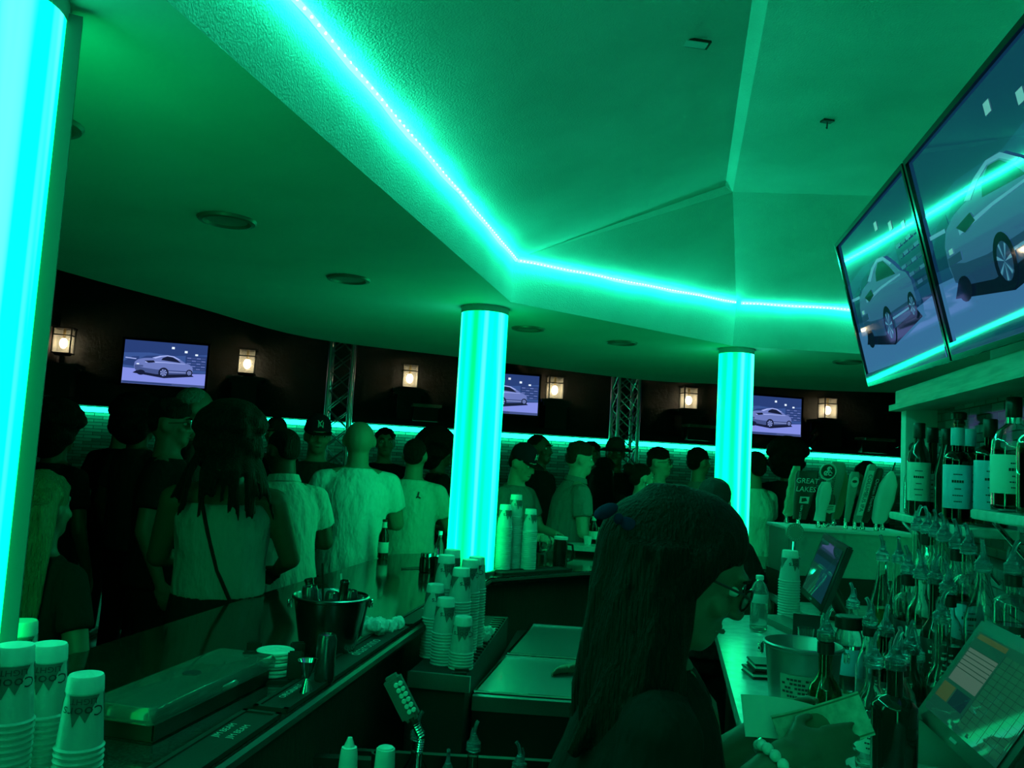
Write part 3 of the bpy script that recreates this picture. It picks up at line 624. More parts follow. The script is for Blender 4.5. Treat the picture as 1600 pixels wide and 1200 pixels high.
def person(label, x, y, yaw, h, skin='mid', hair='short', hairc='black', top='tee', topm=None, legm=None, lean=0, side=0, hyaw=0, hpitch=0, arms=None,
           b=1.0, z0=.1, vox=.011, cap=None, female=False, face=True, glasses=None, shirt_len=.84, collar=False, beard=False, group=None, neckv=False, hands=.5, hs=1.05):
    k = h / 1.75; t = thing('person', label, 'person', (x, y, z0), radians(yaw), group)
    sk = SKINS[skin]; topm = topm or BLACKC; legm = legm or JEANS
    lr = radians(lean); sd = radians(side)
    def U(p):
        p = V(p); dz = max(0, p.z - .93); q = V((p.x, p.y, p.z))
        if p.z > .93:
            q = V((p.x, p.y * cos(lr) + dz * sin(lr), .93 + dz * cos(lr) - p.y * sin(lr)))
            dx = q.z - .93; q = V((q.x * cos(sd) + dx * sin(sd), q.y, .93 + dx * cos(sd) - q.x * sin(sd)))
        return q * k
    HR = Matrix.Rotation(radians(hyaw), 3, 'Z') @ Matrix.Rotation(-radians(hpitch), 3, 'X')
    pv = V((0, -.012, 1.52)); nb = U(pv)
    def Hd(p): return nb + HR @ (V(p) - pv) * k
    def hel(mb, c, r, seg=16, ring=12, R=None):
        mb.ell(Hd((c[0] * hs, c[1], c[2])), (r[0] * k * hs, r[1] * k * (1 + (hs - 1) * .4), r[2] * k), HR @ (R or Matrix.Identity(3)), seg, ring)
    def er(z, rx, ry, yo=0, n=18, tf=U): return [tf((rx * cos(2 * pi * i / n), yo + ry * sin(2 * pi * i / n), z)) for i in range(n)]
    sw = .178 * (b if not female else b * .9); hipw = 1.06 if female else 1
    TR = [(.80, .158 * hipw, .115), (.88, .172 * hipw, .125), (.95, .165 * hipw, .118), (1.05, .142 if female else .15, .108), (1.15, .146, .108), (1.25, .162, .118 + (.02 if female else 0)), (1.32, .170, .114), (1.385, .150, .098), (1.43, .108, .080), (1.475, .066, .062)]
    sh = {s: U((s * sw, -.005, 1.385)) for s in (-1, 1)}
    if arms is None: arms = 'bar'
    if arms == 'bar': A = {-1: ((-.27, .10, 1.14), (-.16, .33, 1.12)), 1: ((.27, .10, 1.14), (.16, .33, 1.12))}
    elif arms == 'down': A = {-1: ((-.255, -.03, 1.12), (-.25, .06, .88)), 1: ((.255, -.03, 1.12), (.25, .06, .88))}
    elif arms == 'drink': A = {-1: ((-.255, -.03, 1.12), (-.25, .06, .88)), 1: ((.26, .08, 1.14), (.13, .27, 1.26))}
    else: A = arms
    A = {s: (V(A[s][0]) * k, V(A[s][1]) * k) for s in A}
    # body: one continuous surface
    mb = MB(); mb.loft([er(z, rx * b, ry * b) for z, rx, ry in TR])
    mb.capsule(U((0, -.012, 1.44)), U((0, -.004, 1.57)), .066 * k * b ** .5, .060 * k * b ** .5, 14)
    for s in (-1, 1):
        e, w = A[s]
        mb.capsule(U((s * .06, -.01, 1.425)), sh[s], .05 * k * b, .056 * k * b, 12); mb.capsule(sh[s], e, .054 * k * b, .041 * k * b, 12); mb.capsule(e, w, .041 * k * b, .027 * k, 12)
        d = (w - e).normalized(); hq = hands[s] if isinstance(hands, dict) else dict(curl=hands)
        hand(mb, w, hq.get('d', d), hq.get('palm', (-s * .7, 0, -.7)), hq.get('thumb', (-s * .3, .6, .6)), hq.get('curl', .5), k * (.93 if female else 1))
        mb.capsule(V((s * .092, 0, .86)) * k, V((s * .10, .012, .49)) * k, .082 * k * b, .052 * k * b, 14); mb.capsule(V((s * .10, .012, .49)) * k, V((s * .105, -.015, .09)) * k, .052 * k, .034 * k, 14)
        mb.capsule(V((s * .105, -.03, .05)) * k, V((s * .12, .13, .035)) * k, .036 * k, .03 * k, 10)
    hel(mb, (0, -.014, 1.65), (.077, .097, .099)); hel(mb, (0, .022, 1.60), (.062, .066, .082)); hel(mb, (0, .05, 1.555), (.043, .042, .034)); hel(mb, (0, .066, 1.54), (.022, .022, .018))
    mb.capsule(Hd((0, .083, 1.652)), Hd((0, .104, 1.612)), .010 * k, .0145 * k, 10); hel(mb, (0, .079, 1.668), (.05, .016, .011))
    hel(mb, (0, .083, 1.579), (.024, .012, .008)); hel(mb, (0, .081, 1.567), (.022, .012, .008))
    for s in (-1, 1):
        hel(mb, (s * .076, -.012, 1.628), (.011, .024, .034), R=Matrix.Rotation(s * .35, 3, 'Z')); hel(mb, (s * .042, .06, 1.61), (.024, .022, .022)); hel(mb, (s * .013, .094, 1.609), (.009, .009, .008))
    mb.solid('body', sk, t, vox * .9, 4)
    if face:
        for s in (-1, 1):
            m = MB(); hel(m, (s * .033, .0735, 1.643), (.0125, .0105, .0085), 12, 8); m.out('eye', EYEW, t)
            m = MB(); hel(m, (s * .033, .083, 1.643), (.0055, .003, .0055), 10, 6); m.out('iris', EYED, t)
            m = MB(); m.tube([Hd((s * .014, .094, 1.664)), Hd((s * .034, .093, 1.671)), Hd((s * .054, .078, 1.664))], [.003 * k, .0045 * k, .002 * k], 6); m.out('eyebrow', HAIRM['black'], t)
        m = MB(); m.tube([Hd((-.024, .083, 1.572)), Hd((0, .0975, 1.574)), Hd((.024, .083, 1.572))], [.002 * k, .005 * k, .002 * k], 6); m.out('lips', LIPM, t)
    # clothes
    e_ = .014 if top != 'tank' else .008
    m = MB(); rows = [r for r in TR if r[0] >= shirt_len - .005]
    rr = [er(shirt_len - .0, rows[0][1] * b + e_ + .012, rows[0][2] * b + e_ + .012)]
    for z, rx, ry in rows:
        if top == 'tank' and z > 1.42: break
        if z < 1.46: rr.append(er(z, rx * b + e_ + (.012 if z < 1.2 else .004) * (0 if female else 1), ry * b + e_ + (.012 if z < 1.2 else .004) * (0 if female else 1)))
    if top != 'tank':
        yo = .03 if neckv else 0
        rr.append(er(1.468, .078 * b ** .5 + .014, .066 * b ** .5 + .012, -.01)); m.loft(rr)
        fr = {'tee': .62, 'polo': .62, 'long': 1}[top]
        for s in (-1, 1):
            e, w = A[s]; a0 = sh[s]
            m.capsule(U((s * .055, -.01, 1.42)), a0, .052 * k * b ** .5, .064 * k * b ** .5, 14)
            a1 = a0.lerp(e, fr if top != 'long' else 1.0); dd = (a1 - a0).normalized()
            m.tube([a0 - dd * .02 * k, a0.lerp(a1, .4), a1], [.060 * k * b ** .5, .066 * k * b, (.066 if top != 'long' else .054) * k * b], 16)
            if top == 'long': m.capsule(e, e.lerp(w, .92), .054 * k * b, .038 * k, 14)
    else:
        m.loft(rr)
        for s in (-1, 1): m.capsule(U((s * .062, -.05, 1.40)), U((s * .085, .0, 1.455)), .03 * k, .024 * k, 8, .6); m.capsule(U((s * .085, .0, 1.455)), U((s * .068, .06, 1.38)), .024 * k, .03 * k, 8, .6)
    m.solid('tank_top' if top == 'tank' else ('polo_shirt' if top == 'polo' else 'shirt'), topm, t, vox, 4)
    if collar:
        m = MB(); n = 20; rings = []
        for q, (z, rx, ry) in enumerate(((1.462, .078, .070), (1.50, .070, .066), (1.505, .076, .072), (1.468, .092, .084))):
            rings.append([U((rx * b ** .5 * cos(2 * pi * i / n), -.01 + ry * b ** .5 * sin(2 * pi * i / n) + (1.5 - z) * .1, z)) for i in range(n)])
        m.loft(rings, False, True); m.out('collar', topm, t)
    m = MB(); m.loft([er(z, rx * b + .012, ry * b + .012) for z, rx, ry in [(.76, .15, .11)] + TR[:4] + ([(1.08, .146, .108)] if shirt_len > .95 else [])])
    for s in (-1, 1): m.tube([V((s * .088, 0, .9)) * k, V((s * .098, .012, .49)) * k, V((s * .104, -.012, .08)) * k], [.10 * k * b, .070 * k * b, .058 * k], 16)
    m.solid('trousers', legm, t, vox * 1.2, 3)
    for s in (-1, 1): m = MB(); m.capsule(V((s * .105, -.045, .045)) * k, V((s * .123, .15, .036)) * k, .046 * k, .038 * k, 12); m.box(V((s * .114, .05, .012)) * k, (.085 * k, .27 * k, .024 * k), rz=-s * .08, bev=.01 * k); m.out('shoe', BLACKP, t)
    # hair
    hm = HAIRM[hairc]; m = MB(); rnd = random.Random(label)
    def blob(c, r, n=0, j=.012):
        hel(m, c, r, 18, 12)
        for _ in range(n):
            a, q = rnd.uniform(0, 2 * pi), rnd.uniform(.1, 1.5); hel(m, (c[0] + r[0] * sin(q) * cos(a) * .93, c[1] + r[1] * sin(q) * sin(a) * .93, c[2] + r[2] * cos(q) * .93), (j * 1.6, j * 1.6, j * 1.3), 8, 6)
    if hair == 'short': blob((0, -.026, 1.672), (.081, .096, .088), 40, .012); blob((0, -.062, 1.625), (.068, .055, .062))
    elif hair == 'buzz': blob((0, -.024, 1.667), (.0775, .094, .087)); blob((0, -.06, 1.63), (.066, .05, .06))
    elif hair == 'fade': blob((0, -.01, 1.69), (.08, .095, .075), 40, .014); blob((0, -.05, 1.645), (.074, .062, .07))
    elif hair == 'afro': blob((0, -.035, 1.685), (.135, .135, .125), 160, .028); blob((0, -.07, 1.59), (.125, .085, .10), 60, .025)
    elif hair == 'locks':
        blob((0, -.035, 1.69), (.118, .128, .112), 110, .028); blob((0, -.075, 1.59), (.12, .085, .11), 50, .026)
        for q in range(26):
            a = rnd.uniform(-.2, pi + .2) + pi; c = V((.10 * cos(a), -.05 + .08 * sin(a), 1.62)); L = rnd.uniform(.18, .30)
            m.tube([Hd(c), Hd(c + V((c.x * .5, -.03 - .1 * abs(sin(a)), -.10))), Hd(c + V((c.x * .9 + rnd.uniform(-.02, .02), -.03 - .09 * abs(sin(a)), -L)))], [.016 * k, .014 * k, .008 * k], 7)
    elif hair == 'bun': blob((0, -.026, 1.672), (.081, .098, .088)); blob((0, -.06, 1.63), (.068, .06, .065)); blob((0, -.135, 1.70), (.045, .042, .045), 20, .012)
    elif hair in ('long', 'longer'):
        q_l = 1.0 if hair == 'long' else 1.25
        blob((0, -.026, 1.675), (.088, .103, .092), 30, .014)
        rng_ = []
        for z, rx, ry, yo in ((1.72, .03, .03, -.04), (1.70, .08, .06, -.05), (1.62, .098, .07, -.07), (1.52, .11, .066, -.09), (1.40, .125, .06, -.12), (1.25, .13, .055, -.14), (1.10, .10, .045, -.145), (1.02, .05, .03, -.14)):
            rng_.append([nb + (V((rx * q_l * cos(2 * pi * i / 18), yo + ry * sin(2 * pi * i / 18), z)) - pv) * k for i in range(18)])
        m.loft(rng_)
        for q in range(40):
            a = rnd.uniform(-1, 1) * q_l; yb = -.09 - .08 * (1 - a * a / q_l ** 2)
            P = [nb + (V((a * (.09 + .04 * u) + .012 * sin(u * 9 + q), yb - .04 * u + .01 * cos(u * 8 + q * 2), 1.66 - u * rnd.uniform(.52, .6) * q_l ** 1.3)) - pv) * k for u in (0, .2, .4, .6, .8, 1)]
            m.tube(P, [.014 * k, .016 * k, .016 * k, .015 * k, .012 * k, .005 * k], 6)
    if hair != 'bald' and m.bm.verts: m.solid('hair', hm, t, .010 if vox > .008 else .006, 1)
    else: m.bm.free()
    if beard: m = MB(); hel(m, (0, .045, 1.558), (.052, .05, .04)); m.solid('beard', hm, t, .009, 2)
    if cap:
        m = MB(); n = 24; rings = []
        for q, (z, r_) in enumerate(((1.672, 1.0), (1.70, 1.03), (1.735, .94), (1.765, .70), (1.782, .35), (1.786, .03))): rings.append([Hd((.086 * r_ * cos(2 * pi * i / n), -.016 + .104 * r_ * sin(2 * pi * i / n), z)) for i in range(n)])
        m.loft(rings); c_ = m.out('cap', cap if cap is not True else BLACKC, t)
        m = MB(); top_, bot = [], []
        for i in range(15):
            a = pi * i / 14; top_.append((.082 * cos(a), .04 + .135 * sin(a) ** .8 if sin(a) > 0 else .04))
        m.loft([[Hd((px, py, 1.684 - (py - .04) * .12 - abs(px) * .12)) for px, py in top_], [Hd((px, py, 1.675 - (py - .04) * .12 - abs(px) * .12)) for px, py in top_]]); m.out('visor', BLACKC, c_)
        if cap is NYCAP:
            m = MB(); fn_ = lambda a, b_, e: Hd((a, -.016 + .1045 * sqrt(max(0, 1 - (a / .088) ** 2)) + e - .06 * max(0, b_ + .01), 1.722 + b_))
            m.text('N', .055, lambda a, b_, e: fn_(-a - .002, b_ - .004, e + .002)); m.text('Y', .06, lambda a, b_, e: fn_(-a + .003, b_ + .004, e + .002)); m.out('cap_emblem', PRINT, c_, smooth=False)
    if glasses:
        m = MB()
        for s in (-1, 1):
            m.tube([Hd((s * .033 + .024 * cos(a), .1, 1.640 + .018 * sin(a))) for a in [2 * pi * i / 14 for i in range(15)]], .0022 * k, 6, False)
            m.tube([Hd((s * .057, .1, 1.646)), Hd((s * .074, .08, 1.648)), Hd((s * .082, .0, 1.642)), Hd((s * .078, -.03, 1.625))], .0022 * k, 6)
        m.tube([Hd((-.01, .1, 1.644)), Hd((0, .104, 1.647)), Hd((.01, .1, 1.644))], .002 * k, 6)
        g = m.out('glasses', BLACKP, t)
        for s in (-1, 1): m = MB(); m.lathe([(.0, 0), (.0225, 0), (.0225, .0015), (0, .002)], 16, Hd((s * .033, .1, 1.640)), HR @ Matrix.Rotation(-pi / 2, 3, 'X')); m.out('lens', GLASSK if glasses == 'dark' else CLEARP, g)
    t['_k'] = k
    return t, U, Hd, k
NYCAP = cloth('navy_cap', (.012, .014, .03), .2)

# -- the near crowd along the left bar, backs to the camera
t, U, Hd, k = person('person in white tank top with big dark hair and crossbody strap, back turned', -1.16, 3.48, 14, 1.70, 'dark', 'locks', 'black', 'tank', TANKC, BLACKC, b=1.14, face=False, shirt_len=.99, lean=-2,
    arms={-1: ((-.26, .06, 1.14), (-.14, .27, 1.10)), 1: ((.285, .02, 1.15), (.23, .22, 1.07))})
m = MB(); m.tube([U(p) for p in ((-.09, -.02, 1.475), (-.085, -.12, 1.40), (-.05, -.145, 1.28), (.0, -.14, 1.12), (.07, -.15, .98), (.12, -.16, .90), (.19, -.06, .86))], .0075, 6, True, .6); m.out('bag_strap', BLACKC, t)
t, U, Hd, k = person('person in pale polo shirt with a turned up collar, between tank top and bald man', -1.10, 4.2, 32, 1.68, 'dark', 'buzz', 'black', 'polo', CREAMC, JEANS, b=1.05, lean=8, face=False, collar=True, hpitch=12, hyaw=20)
t, U, Hd, k = person('bald person in bright pale tee seen from behind, broad shoulders', -.90, 5.02, 14, 1.76, 'mid', 'bald', 'black', 'tee', WHITEC, JEANS, b=1.12, lean=3, face=False, hs=1.18)
t, U, Hd, k = person('person in pale tee with small dark emblem on the shoulder, beside the glowing column', -.62, 5.5, -6, 1.68, 'mid', 'buzz', 'black', 'tee', CREAMC, JEANS, b=1.02, lean=4, face=False, arms={-1: ((-.28, .02, 1.13), (-.22, .2, 1.0)), 1: ((.27, .10, 1.14), (.16, .33, 1.12))})
m = MB(); m.tube([U(p) for p in ((.07, -.119, 1.385), (.066, -.124, 1.355), (.085, -.1235, 1.345))], .005, 5); m.tube([U(p) for p in ((.066, -.124, 1.358), (.056, -.1245, 1.345))], .004, 5); m.out('shirt_emblem', PRINTD, t)
t, U, Hd, k = person('person in black tee wearing dark glasses, profile turned right, at far left', -1.75, 4.3, -78, 1.78, 'deep', 'fade', 'black', 'tee', BLACKC, BLACKC, b=1.08, glasses='dark', arms='down')
t, U, Hd, k = person('tall person with short grey hair standing behind the one in dark glasses', -1.87, 4.95, -70, 1.90, 'deep', 'buzz', 'grey', 'tee', DARKC, JEANS, b=1.1, arms='down')
t, U, Hd, k = person('person in dark clothes with round dark hair nearest the left column', -2.44, 4.5, -20, 1.70, 'dark', 'afro', 'black', 'tee', BLACKC, BLACKC, face=False, arms='down')
t, U, Hd, k = person('dark haired person silhouetted against the lit stone wall, left of two', -3.08, 6.6, 0, 1.77, 'mid', 'short', 'black', 'long', BLACKC, BLACKC, face=False, arms='down')
t, U, Hd, k = person('dark haired person silhouetted against the lit stone wall, right of two', -2.42, 5.45, -25, 1.80, 'dark', 'afro', 'black', 'tee', DARKC, BLACKC, face=False, arms='down')
t, U, Hd, k = person('person with long wavy blonde hair beside the near glowing column', -1.40, 2.55, -18, 1.46, 'deep', 'longer', 'blonde', 'tee', BLACKC, GREYC, female=True, face=False, arms='down', b=.98)
t, U, Hd, k = person('person in a dark knit hat in the back row, behind the tank top', -2.11, 7.5, 170, 1.80, 'mid', 'short', 'black', 'tee', BLACKC, BLACKC, arms='down', cap=DARKC)
t, U, Hd, k = person('person in a dark cap with white interlaced emblem, left of the bald one', -1.30, 5.65, -160, 1.78, 'mid', 'short', 'black', 'tee', DARKC, JEANS, cap=NYCAP, arms='down', hpitch=6)
t, U, Hd, k = person('person in the back row seen over the bald one\'s right shoulder', -1.04, 7.0, -165, 1.77, 'mid', 'short', 'black', 'tee', BLACKC, JEANS, arms='down')
t, U, Hd, k = person('dim figure half hidden by the left side of the middle column', -.52, 6.3, -70, 1.72, 'dark', 'afro', 'black', 'tee', BLACKC, JEANS, arms='down')
# -- crowd right of the middle column
t, U, Hd, k = person('person in dark cap with white emblem looking down, right of the middle column', .03, 5.9, -125, 1.68, 'light', 'short', 'black', 'tee', GREYC, JEANS, cap=NYCAP, hpitch=22, arms='bar', lean=6)
t, U, Hd, k = person('tall dark figure with cropped hair behind the polo wearer', .26, 6.8, -120, 1.79, 'dark', 'buzz', 'black', 'tee', BLACKC, JEANS, arms='down')
t, U, Hd, k = person('smiling person in grey polo in profile leaning on the bar', .42, 6.05, -78, 1.73, 'light', 'fade', 'brown', 'polo', GREYC, JEANS, collar=True, b=1.14, lean=10, hpitch=4, arms={-1: ((-.2, .16, 1.14), (-.1, .38, 1.08)), 1: ((.27, .08, 1.12), (.19, .34, 1.06))})
t, U, Hd, k = person('small dark haired head far back, just right of the polo wearer', .80, 8.0, 175, 1.78, 'mid', 'short', 'black', 'tee', BLACKC, JEANS, arms='down')
t, U, Hd, k = person('person with long dark hair in black in front of the stone wall', .82, 7.0, -20, 1.62, 'mid', 'long', 'black', 'long', BLACKC, BLACKC, female=True, face=False, arms='down')
t, U, Hd, k = person('person in a wide dark hat under the right truss', .98, 7.6, 170, 1.80, 'dark', 'short', 'black', 'long', BLACKC, BLACKC, arms='down', cap=DARKC)
m = MB(); m.lathe([(.08, 1.665), (.15, 1.655), (.155, 1.665), (.085, 1.69)], 24, (0, -.016, 0)); m.bm.transform(Matrix.Diagonal((k, k, k, 1))); m.out('hat_brim', DARKC, t)
t, U, Hd, k = person('person with tied hair and earring showing a bare pale shoulder', 1.0, 6.45, -72, 1.60, 'light', 'bun', 'black', 'tank', BLACKC, BLACKC, female=True, b=1.1, lean=6, arms={-1: ((-.24, .1, 1.14), (-.13, .3, 1.1)), 1: ((.27, .02, 1.13), (.18, .28, 1.1))})
m = MB(); m.tube([Hd((.085 + .0, -.012 + .016 * cos(a), 1.585 + .016 * sin(a))) for a in [2 * pi * i / 10 for i in range(11)]], .003, 5, False); m.out('earring', CHROME, t)
t, U, Hd, k = person('person with short hair and clear glasses looking right, far side of the bar', 1.27, 6.95, -112, 1.73, 'light', 'fade', 'black', 'tee', DARKC, JEANS, glasses='clear', arms='down')
t, U, Hd, k = person('dim person in grey shirt standing left of the far right column', 1.66, 7.2, -60, 1.76, 'mid', 'short', 'black', 'tee', GREYC, JEANS, arms='down')
t, U, Hd, k = person('person in pale shirt half hidden behind the far right column', 1.98, 6.7, 25, 1.74, 'mid', 'short', 'black', 'tee', WHITEC, BLACKC, female=True, face=False, arms='bar', b=1.1)
t, U, Hd, k = person('dark figure behind the left end of the tap handles', 2.36, 7.0, -30, 1.82, 'dark', 'afro', 'black', 'long', BLACKC, BLACKC, face=False, arms='down')
t, U, Hd, k = person('dark figure behind the right end of the tap handles', 2.98, 6.95, 30, 1.72, 'dark', 'short', 'black', 'long', BLACKC, BLACKC, face=False, arms='down')
# -- staff inside the bar
t, U, Hd, k = person('bartender in dark headscarf and hoop earring, back turned, one arm reaching down', 1.02, 4.18, -28, 1.64, 'light', 'buzz', 'black', 'tee', BLACKC, BLACKC, female=True, face=False, z0=0, lean=10, hpitch=14, b=1.05,
    arms={-1: ((-.25, .10, 1.13), (-.17, .32, 1.02)), 1: ((.29, .08, 1.10), (.25, .16, .87))})
m = MB(); n = 24
m.loft([[Hd((.086 * r_ * cos(2 * pi * i / n), -.026 + .106 * r_ * sin(2 * pi * i / n), z)) for i in range(n)] for z, r_ in ((1.60, .84), (1.65, 1.0), (1.70, 1.02), (1.74, .84), (1.762, .5), (1.768, .05))]); m.capsule(Hd((0, -.12, 1.62)), Hd((.01, -.15, 1.56)), .026, .016, 10); m.solid('headscarf', DARKC, t, .008, 2)
m = MB(); m.tube([Hd((.083, -.012 + .025 * cos(a), 1.57 + .025 * sin(a))) for a in [2 * pi * i / 14 for i in range(15)]], .003, 5, False); m.out('hoop_earring', CHROME, t)
t, U, Hd, k = person('bartender bent low behind the long haired one, only a hand on the ice bin shows', .66, 3.30, 95, 1.55, 'mid', 'short', 'black', 'tee', BLACKC, BLACKC, face=False, z0=0, lean=14, hpitch=20, female=True,
    arms={1: ((.24, .16, 1.0), (.16, .375, .985)), -1: ((-.25, .14, 1.07), (-.10, .34, .99))})

# ------------------------------------------------------------------ the bartender in front
t, U, Hd, k = person('bartender with long dark hair, glasses and black V neck tee, counting banknotes', .215, 1.36, -91, 1.66, 'deep', 'none', 'black', 'tee', BLACKC, BLACKC, female=True, z0=0, lean=4, hpitch=26, hyaw=-4, vox=.0065, b=1.04, glasses='clear', neckv=True,
    arms={1: ((.19, .0, 1.19), (.125, .225, 1.362)), -1: ((-.19, .08, 1.16), (-.13, .285, 1.335))},
    hands={1: dict(d=(-.25, .95, .12), palm=(-.75, .1, -.35), thumb=(-.1, .2, .95), curl=(.25, .35, .45, .6)), -1: dict(d=(.5, .85, .06), palm=(.85, -.3, .1), thumb=(-.1, .1, .95), curl=(.35, .4, .45, .55))})
BT, BU, BH, bk_ = t, U, Hd, k
hm = HAIRM['black']; m = MB(); rnd = random.Random(5)
def hb(c, r): m.ell(BH(c), tuple(v * bk_ for v in r), None, 18, 12)
hb((0, -.03, 1.676), (.092, .110, .090)); hb((0, -.075, 1.635), (.096, .09, .095))
base = BH((0, -.07, 1.62))
ring_ = []
for dz, rx, ry, yo in ((.12, .03, .03, .03), (.09, .07, .06, .025), (.0, .106, .078, .012), (-.09, .122, .078, .0), (-.19, .138, .076, -.016), (-.30, .145, .07, -.034), (-.42, .14, .062, -.048), (-.54, .11, .05, -.055), (-.62, .055, .03, -.055)):
    ring_.append([base + V((rx * cos(2 * pi * i / 20), yo + ry * sin(2 * pi * i / 20), dz)) for i in range(20)])
m.loft(ring_)
for s in (-1, 1): m.tube([BH((s * .05, .02, 1.715)), BH((s * .075, .0, 1.66)), BH((s * .084, -.02, 1.59)), BH((s * .09, -.03, 1.52)), BH((s * .10, -.03, 1.44)), BH((s * .11, -.04, 1.30))], [.025, .034, .034, .034, .03, .01], 9)
for q in range(90):
    a = rnd.uniform(-pi - .5, .5); ca, sa = cos(a), sin(a)
    L = rnd.uniform(.5, .68); ph = rnd.uniform(0, 6)
    P = [base + V(((.09 + .06 * u) * ca + .014 * sin(u * 8 + ph), -.045 * u + .008 + (.068 + .008 * u) * sa + .012 * cos(u * 7 + ph), .03 - u * L)) for u in (0, .15, .3, .45, .6, .75, .9, 1)]
    m.tube(P, [.012, .016, .018, .018, .016, .014, .010, .004], 6)
m.solid('hair', hm, BT, .006, 2)
m = MB()
for s in (-1, 1):
    c = BH((.05, -.150, 1.655)); m.ell(c + V((.02, -.020 * s, .010 * s)), (.009, .021, .011), Matrix.Rotation(.5 * s, 3, 'X'), 14, 8)
m.ell(BH((.05, -.150, 1.655)) + V((.02, 0, 0)), (.009, .008, .009)); m.out('hair_bow', cloth('blue_ribbon', (.015, .018, .07)), BT)
# skin of the V neck and a crossed neckline
m = MB(); vn = [BU((x_, y_, z_)) for x_, y_, z_ in ((-.055, .056, 1.468), (.055, .056, 1.468), (.045, .108, 1.40), (.0, .140, 1.31), (-.045, .108, 1.40))]
cc = BU((0, .114, 1.41)); 
for i in range(5): m.poly([cc, vn[i], vn[(i + 1) % 5]])
m.bm.verts.ensure_lookup_table(); bmesh.ops.remove_doubles(m.bm, verts=m.bm.verts, dist=.0001); bmesh.ops.solidify(m.bm, geom=list(m.bm.faces), thickness=.008); m.out('neckline', SKINS['deep'], BT)
def bracelet(wr, d, r, n, br, name, mat):
    x, y, d = frame(d)
    for i in range(n):
        m = MB(); m.ell(V(wr) + (x * cos(2 * pi * i / n) + y * sin(2 * pi * i / n)) * r, br, None, 10, 8); m.out(name, mat, BT)
w1 = V((.125, .225, 1.362)) * bk_; e1 = V((.19, .0, 1.19)) * bk_
bracelet(w1 + (e1 - w1).normalized() * .02, w1 - e1, .033, 14, .0085, 'bracelet_bead', WHITEP)
w2 = V((-.13, .285, 1.335)) * bk_; e2 = V((-.19, .08, 1.16)) * bk_
m = MB(); x_, y_, d_ = frame(w2 - e2); cpt = w2 + (e2 - w2).normalized() * .03
m.tube([cpt + (x_ * cos(a) + y_ * sin(a)) * .033 for a in [2 * pi * i / 18 for i in range(19)]], .006, 6, False); m.out('watch_strap', CHROME, BT)
# banknotes in her hands (world space)
bpy.context.view_layer.update(); BM = BT.matrix_world
def note(o, u, v, w, h, bend, name, label, mats, cat, design=False):
    o, u, v = V(o), V(u).normalized(), V(v).normalized(); n_ = u.cross(v).normalized(); m = MB(); N = 14; th = .0006
    f = lambda i, j, s: o + u * (w * (i / N - .5)) + v * (h * (j - .5)) + n_ * (bend * (i / N - .5) ** 2 * 4 + s * th)
    top_ = [[f(i, j / 2, 1) for j in range(3)] for i in range(N + 1)]
    m.loft([[f(i, 0, 1), f(i, .5, 1), f(i, 1, 1), f(i, 1, -1), f(i, .5, -1), f(i, 0, -1)] for i in range(N + 1)])
    if design:
        m.mi = 1
        for s in (1, -1):
            for k_ in range(16):
                a0, a1 = 2 * pi * k_ / 16, 2 * pi * (k_ + 1) / 16
                g = lambda a: f(N / 2 + .16 * N * cos(a) * .9, .5 + .34 * sin(a), s * 1.6)
                m.poly([g(a0), g(a1), f(N / 2, .5, s * 1.6)])
            for i in range(N):
                for j0, j1 in ((.04, .08), (.92, .96)): m.poly([f(i, j0, s * 1.6), f(i + 1, j0, s * 1.6), f(i + 1, j1, s * 1.6), f(i, j1, s * 1.6)])
    tag(m.out(name, mats, None, normals=False), label, cat)
NOTED = M('banknote_ink', (.12, .16, .1), .8)
HR_ = BM @ (w1 + V((-.25, .95, .12)).normalized() * .10); HL_ = BM @ (w2 + V((.42, .88, -.05)).normalized() * .10)
note(HR_ + V((-.03, .035, .012)), (.90, .2, .22), (-.25, .45, .85), .150, .064, .022, 'banknote', 'green banknote with oval portrait curling up from the bartender\'s near hand', [NOTE, NOTED], 'banknote', True)
note(HR_ + V((-.065, .05, .018)), (.95, .2, -.16), (.05, .6, .7), .15, .066, -.012, 'banknote', 'pale blank side of a banknote held between the bartender\'s hands', [PAPER], 'banknote')

